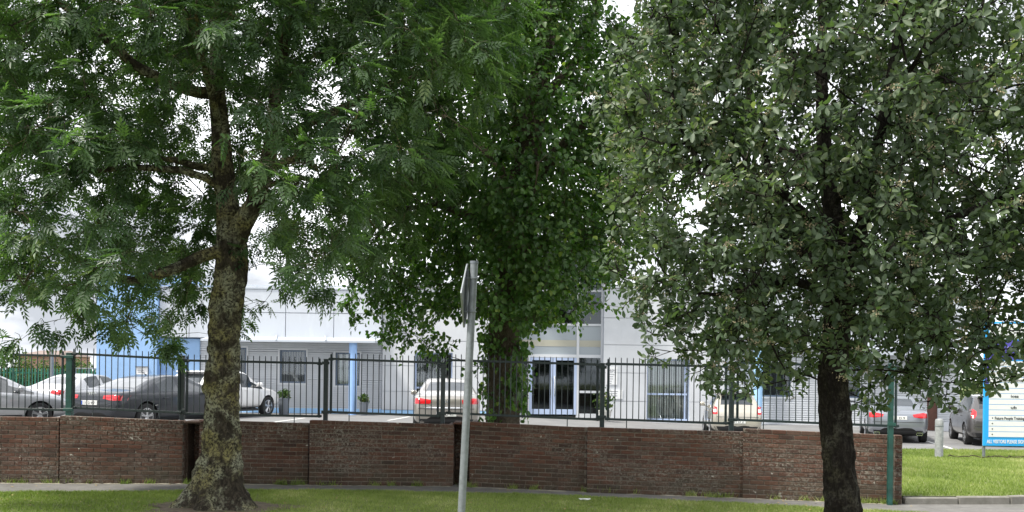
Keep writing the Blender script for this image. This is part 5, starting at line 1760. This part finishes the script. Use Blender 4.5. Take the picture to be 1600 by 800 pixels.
# ---------------------------------------------------------------- WHITEBEAM at the right
D3 = 8.0
b3 = at(1322, 955, D3)
wb_t = empty('whitebeam_tree', (b3.x, D3, 0.0))
tag(wb_t, 'grey green whitebeam with a nearly black trunk and flower heads at the right', 'tree')
def A3(px, py, dy=0.0):
    q = at(px, py, D3); return (q.x, D3 + dy, q.z)
sp3 = [((A3(1326, 960)[0], D3, -.1), .165), (A3(1322, 900), .150), (A3(1318, 800), .150), (A3(1312, 730), .140), (A3(1306, 660), .132), (A3(1302, 600), .122), (A3(1306, 540, .02), .118), (A3(1310, 480, .03), .115), (A3(1310, 430, .03), .105)]
trunk_mesh(sp3, wb_t, M['bark_whitebeam'], 35, flare=.14, flare_h=.2, lump=.07, sides=80, nring=170, plates=.010, knots=((PI * 1.4, 1.35, .06, .02), (PI * 1.6, 1.9, .05, .02), (PI * 1.2, 1.0, .06, .02)))
sd3 = [([(p, r) for p, r in sp3] + [(A3(1306, 380), .085), (A3(1300, 320), .075), (A3(1290, 250), .065), (A3(1285, 180), .055), (A3(1284, 100), .045), (A3(1286, 0), .035), (A3(1290, -110), .025), (A3(1295, -200), .014)], None),
       ([(A3(1310, 430), .07), (A3(1335, 380, -.1), .06), (A3(1350, 310, -.15), .055), (A3(1358, 230, -.2), .045), (A3(1372, 140, -.25), .035), (A3(1385, 40, -.3), .025), (A3(1395, -70, -.3), .014)], 0),
       ([(A3(1308, 450), .06), (A3(1270, 400, .15), .055), (A3(1240, 330, .25), .045), (A3(1218, 250, .35), .036), (A3(1195, 160, .4), .027), (A3(1180, 70, .45), .016)], 0),
       ([(A3(1310, 470), .05), (A3(1270, 455, -.2), .042), (A3(1215, 445, -.4), .035), (A3(1160, 455, -.6), .026), (A3(1105, 470, -.75), .016)], 0),
       ([(A3(1312, 480), .05), (A3(1350, 468, .15), .042), (A3(1400, 470, .3), .035), (A3(1460, 500, .4), .026), (A3(1520, 540, .5), .016)], 0),
       ([(A3(1310, 440), .05), (A3(1370, 400, -.3), .042), (A3(1440, 360, -.5), .033), (A3(1500, 330, -.7), .023), (A3(1560, 310, -.8), .014)], 0),
       ([(A3(1306, 400), .05), (A3(1250, 360, -.4), .04), (A3(1190, 330, -.7), .03), (A3(1120, 310, -.9), .02), (A3(1060, 300, -1.0), .012)], 0),
       ([(A3(1300, 330), .045), (A3(1330, 300, .4), .038), (A3(1400, 240, .7), .03), (A3(1470, 190, .9), .02), (A3(1530, 140, 1.0), .012)], 0),
       ([(A3(1290, 260), .04), (A3(1230, 220, .3), .032), (A3(1150, 180, .5), .024), (A3(1080, 140, .6), .014)], 0),
       ([(A3(1302, 340), .045), (A3(1305, 290, -.5), .036), (A3(1320, 240, -.9), .026), (A3(1330, 180, -1.2), .015)], 0)]
WBM = {0: [0, 5, 8, 9, 9, 9, 8, 9, 9, 9, 9, 8, 8], 50: [2, 8, 9, 9, 9, 9, 8, 8, 9, 9, 9, 8, 7], 100: [6, 9, 9, 9, 8, 7, 7, 8, 9, 8, 9, 8, 8], 150: [6, 9, 9, 8, 8, 8, 7, 8, 9, 9, 8, 7, 8],
       200: [7, 9, 9, 9, 9, 7, 7, 8, 8, 7, 8, 8, 7], 250: [7, 9, 8, 9, 8, 8, 7, 8, 8, 8, 7, 6, 8], 300: [7, 8, 7, 7, 8, 8, 8, 8, 9, 8, 8, 8, 8], 350: [5, 8, 7, 7, 7, 8, 8, 8, 8, 9, 8, 8, 8],
       400: [4, 8, 7, 7, 7, 8, 8, 8, 8, 8, 8, 7, 6], 450: [1, 6, 7, 7, 8, 8, 8, 8, 8, 8, 8, 7, 5], 500: [0, 1, 6, 8, 8, 8, 8, 8, 8, 8, 8, 7, 3], 550: [0, 0, 2, 4, 3, 3, 2, 4, 6, 6, 8, 6, 2], 600: [0, 0, 0, 0, 0, 0, 2, 1, 1, 4, 3, 1, 0]}
WBM = {k: v + [v[-1], max(0, v[-1] - 1), max(0, v[-1] - 3)] for k, v in WBM.items()}
g3 = np.random.default_rng(303)
At3 = grid_attractors(WBM, 950, D3, 1320, 1.75, 12.0, 0, 0, g3, top_px=-300)
nz = vnoise(At3, 2.3, 45)
At3 = At3[nz + g3.random(len(At3)) * .34 > .43]
At3, sid3 = sprays(At3, 5, (.085, .085, .07), g3)
nt = (np.abs(At3[:, 0] - b3.x) < .3) & (At3[:, 2] < 2.3) & (At3[:, 1] < D3)
At3 = At3[~(nt & (g3.random(len(At3)) < .75))]
sel = g3.random(len(At3)) < .4
pos, par, lid, fr, _ = colonise(sd3, At3[sel], .10, .8, .13, 110, g3)
r_ = radii(pos, par, fr, .0035)
branch_objects(pos, par, lid, r_, fr, M['bark_whitebeam'], wb_t, skip=len(sp3) - 2)
ni, dd = nearest(At3, pos, r_ < .03)
ok = dd < .7
sh = At3[ok]; na = pos[ni[ok]]
dirn = unit(sh - na + g3.normal(size=sh.shape) * .03)
twig_mesh(na, sh, M['bark_whitebeam'], wb_t, .005, .0025, .04, g3)
ov = [(0, 0, 0), (.022, 0, 0), (.045, .016, .006), (.078, .0235, .009), (.102, .014, .004), (.115, 0, -.004), (.102, -.014, .004), (.078, -.0235, .009), (.045, -.016, .006)]
of = [(1, 2, 3), (1, 3, 5), (3, 4, 5), (1, 5, 7), (5, 6, 7), (1, 7, 8)]
ov += [(0, .0015, 0), (0, -.0015, 0)]; of += [(9, 10, 1)]
per = 8; n = len(sh)
org = np.repeat(sh, per, 0) - np.repeat(dirn, per, 0) * np.tile(np.linspace(0, .09, per), n).reshape(-1, 1)
ax = np.repeat(dirn, per, 0)
az = np.tile(np.arange(per) * 2.4, n) + np.repeat(g3.random(n) * 6.28, per)
ref = unit(np.cross(ax, np.array([[.3, .2, 1.0]]))); ref2 = np.cross(ax, ref)
rad = ref * np.cos(az)[:, None] + ref2 * np.sin(az)[:, None]
d_ = unit(rad * .95 + ax * .45 + np.array([0, 0, -.10]) + g3.normal(size=(n * per, 3)) * .25)
up = unit(ax * .8 + np.array([0, 0, .55]) + g3.normal(size=(n * per, 3)) * .35)
lv = np.clip(.2 + .5 * np.repeat(vnoise(sh, 2.6, 49), per) + g3.normal(size=n * per) * .19, 0, 1)
leaf_mesh('crown', ov, of, org, d_, up, .50 + .38 * g3.random(n * per), M['leaf_whitebeam'], wb_t, g3, lv=lv)
# flower heads gone over, at some of the outer shoots
pick = np.where((g3.random(n) < .14))[0]
fo, fd = [], []
fp = sh[pick] + dirn[pick] * .03
m = 34
og = np.repeat(fp, m, 0) + g3.normal(size=(len(fp) * m, 3)) * np.array([.026, .026, .015])
dd_ = unit(g3.normal(size=og.shape)); uu = unit(g3.normal(size=og.shape))
leaf_mesh('flower_heads', [(0, -.004, 0), (.008, 0, .002), (0, .004, 0), (-.008, 0, .002)], [(0, 1, 2), (0, 2, 3)], og, dd_, uu, .7 + .6 * g3.random(len(og)), M['flower'], wb_t, g3)

# ================================================================ GRASS
def blades(name, label, X, Y, Z, hmin, hmax, g, w=.005):
    n = len(X)
    P = np.stack([X, Y, Z], 1)
    a = g.uniform(0, 2 * PI, n); h = g.uniform(hmin, hmax, n)
    side = np.stack([np.cos(a), np.sin(a), np.zeros(n)], 1) * (w * g.uniform(.7, 1.5, n))[:, None]
    b = g.uniform(0, 2 * PI, n); lean = g.uniform(.15, .9, n) * h
    tip = P + np.stack([np.cos(b) * lean, np.sin(b) * lean, h], 1)
    V = np.stack([P - side, P + side, tip], 1).reshape(-1, 3)
    F = np.arange(n * 3).reshape(n, 3)
    pn = vnoise(P, .9, 77) * .5 + vnoise(P, 4, 78) * .3 + g.random(n) * .3
    lv = np.clip((pn - .5) * 1.5 + .45, 0, 1)
    o = bpy.data.objects.new(name, np_mesh(name, V, F, M['grass_blade'], np.repeat(lv, 3))); link(o)
    tag(o, label, 'grass', kind='stuff')
gg = np.random.default_rng(404)
N = 150000
X = gg.uniform(-9.5, 6, N)
e_ = np.array([interp(VERGE, x) for x in np.linspace(-9.5, 6, 200)])
ye = np.interp(X, np.linspace(-9.5, 6, 200), e_) + .035 * np.sin(X * 2.3) + .025 * np.sin(X * 5.9 + 1) + .02 * np.sin(X * 13.1) + gg.normal(size=N) * .018
Y = ye - 4.2 * gg.random(N) ** 1.5
keep = ((X - b1.x) ** 2 + ((Y - D1) * 1.2) ** 2) > (.75 + .25 * gg.random(N)) ** 2
blades('verge_grass', 'short green grass growing on the verge under the trees', X[keep], Y[keep], np.full(keep.sum(), .02), .018, .055, gg)
N = 110000
X = gg.uniform(5.9, 16.5, N); yf = np.interp(X, np.linspace(5, 17, 200), [lawn_front(x) for x in np.linspace(5, 17, 200)])
Y = yf + .03 + (27.0 - yf) * gg.random(N) ** 1.1
Z = .115 - .135 * np.clip((Y - 14.9) / 11.1, 0, 1) ** 2 * (3 - 2 * np.clip((Y - 14.9) / 11.1, 0, 1))
blades('lawn_grass', 'bright green lawn grass right of the brick wall', X, Y, Z - .003, .025, .075, gg, .007)

# fallen leaves and a scrap of paper
for (px, py, d, s_, m_, lab) in [(913, 791, 14.6, .10, 'litter', 'crumpled white scrap of paper on the grass under the lime')]:
    p = at(px, py, d); mb = MB()
    vs = [(random.uniform(-1, 1) * s_ * (1.0), random.uniform(-1, 1) * s_ * .5, random.uniform(.03, .07)) for _ in range(12)]
    bm = bmesh.new()
    for v in vs: bm.verts.new(v)
    bmesh.ops.convex_hull(bm, input=bm.verts); me = bpy.data.meshes.new('paper_scrap'); bm.to_mesh(me); bm.free(); me.materials.append(M['litter'])
    o = bpy.data.objects.new('paper_scrap', me); o.location = (p.x, p.y, 0.02); link(o); tag(o, lab, 'litter')
# dry trailing stem in the lawn below the sign
mb = MB(); pts = []
for k in range(26):
    px = 1482 + k * 5; q = at(px, 716 + 2.2 * math.sin(k * .7) + k * .2, 24.0); pts.append((q.x, 24.0 + .15 * math.sin(k), lawn_z(q.x, 24) + .05 + .02 * math.sin(k * 1.7)))
mb.tube(pts, .014, 5); o = mb.build('dry_stem', M['bark_lime']); tag(o, 'dry brown stem trailing through the lawn below the notice sign', 'stem')

# fallen leaves on verge and path, weeds at the foot of the wall
def scatter_leaves():
    g = np.random.default_rng(505); n = 420
    X = g.uniform(-8.5, 6.5, n); Y = np.array([interp(WALLF, x) for x in X]) - .05 - 3.4 * g.random(n)
    edge = np.array([verge_edge(x) for x in X])
    Z = np.where(Y < edge, .055, .008)
    a = g.uniform(0, 6.28, n); s = g.uniform(.025, .06, n)
    D = np.stack([np.cos(a), np.sin(a), g.uniform(-.3, .3, n)], 1); U = np.stack([-np.sin(a), np.cos(a), g.uniform(-.3, .3, n)], 1)
    P = np.stack([X, Y, Z], 1)
    V = np.stack([P, P + (D * .5 + U * .3) * s[:, None], P + D * s[:, None], P + (D * .5 - U * .3) * s[:, None]], 1).reshape(-1, 3)
    o = bpy.data.objects.new('fallen_leaves', np_mesh('fallen_leaves', V, np.arange(n * 4).reshape(n, 4), M['dead_leaf'])); link(o)
    tag(o, 'dry fallen leaves scattered over verge and footpath', 'leaves', kind='stuff')
    n = 2600
    cx_ = g.uniform(-8.5, 6.0, 46); cx_ = cx_[g.integers(0, 46, n)] + g.normal(size=n) * .05
    Y = np.array([interp(WALLF, x) for x in cx_]) - .02 - .05 * g.random(n)
    blades('wall_weeds', 'small weeds rooted along the foot of the brick wall', cx_, Y, np.full(n, .0), .03, .13, g, .006)
scatter_leaves()
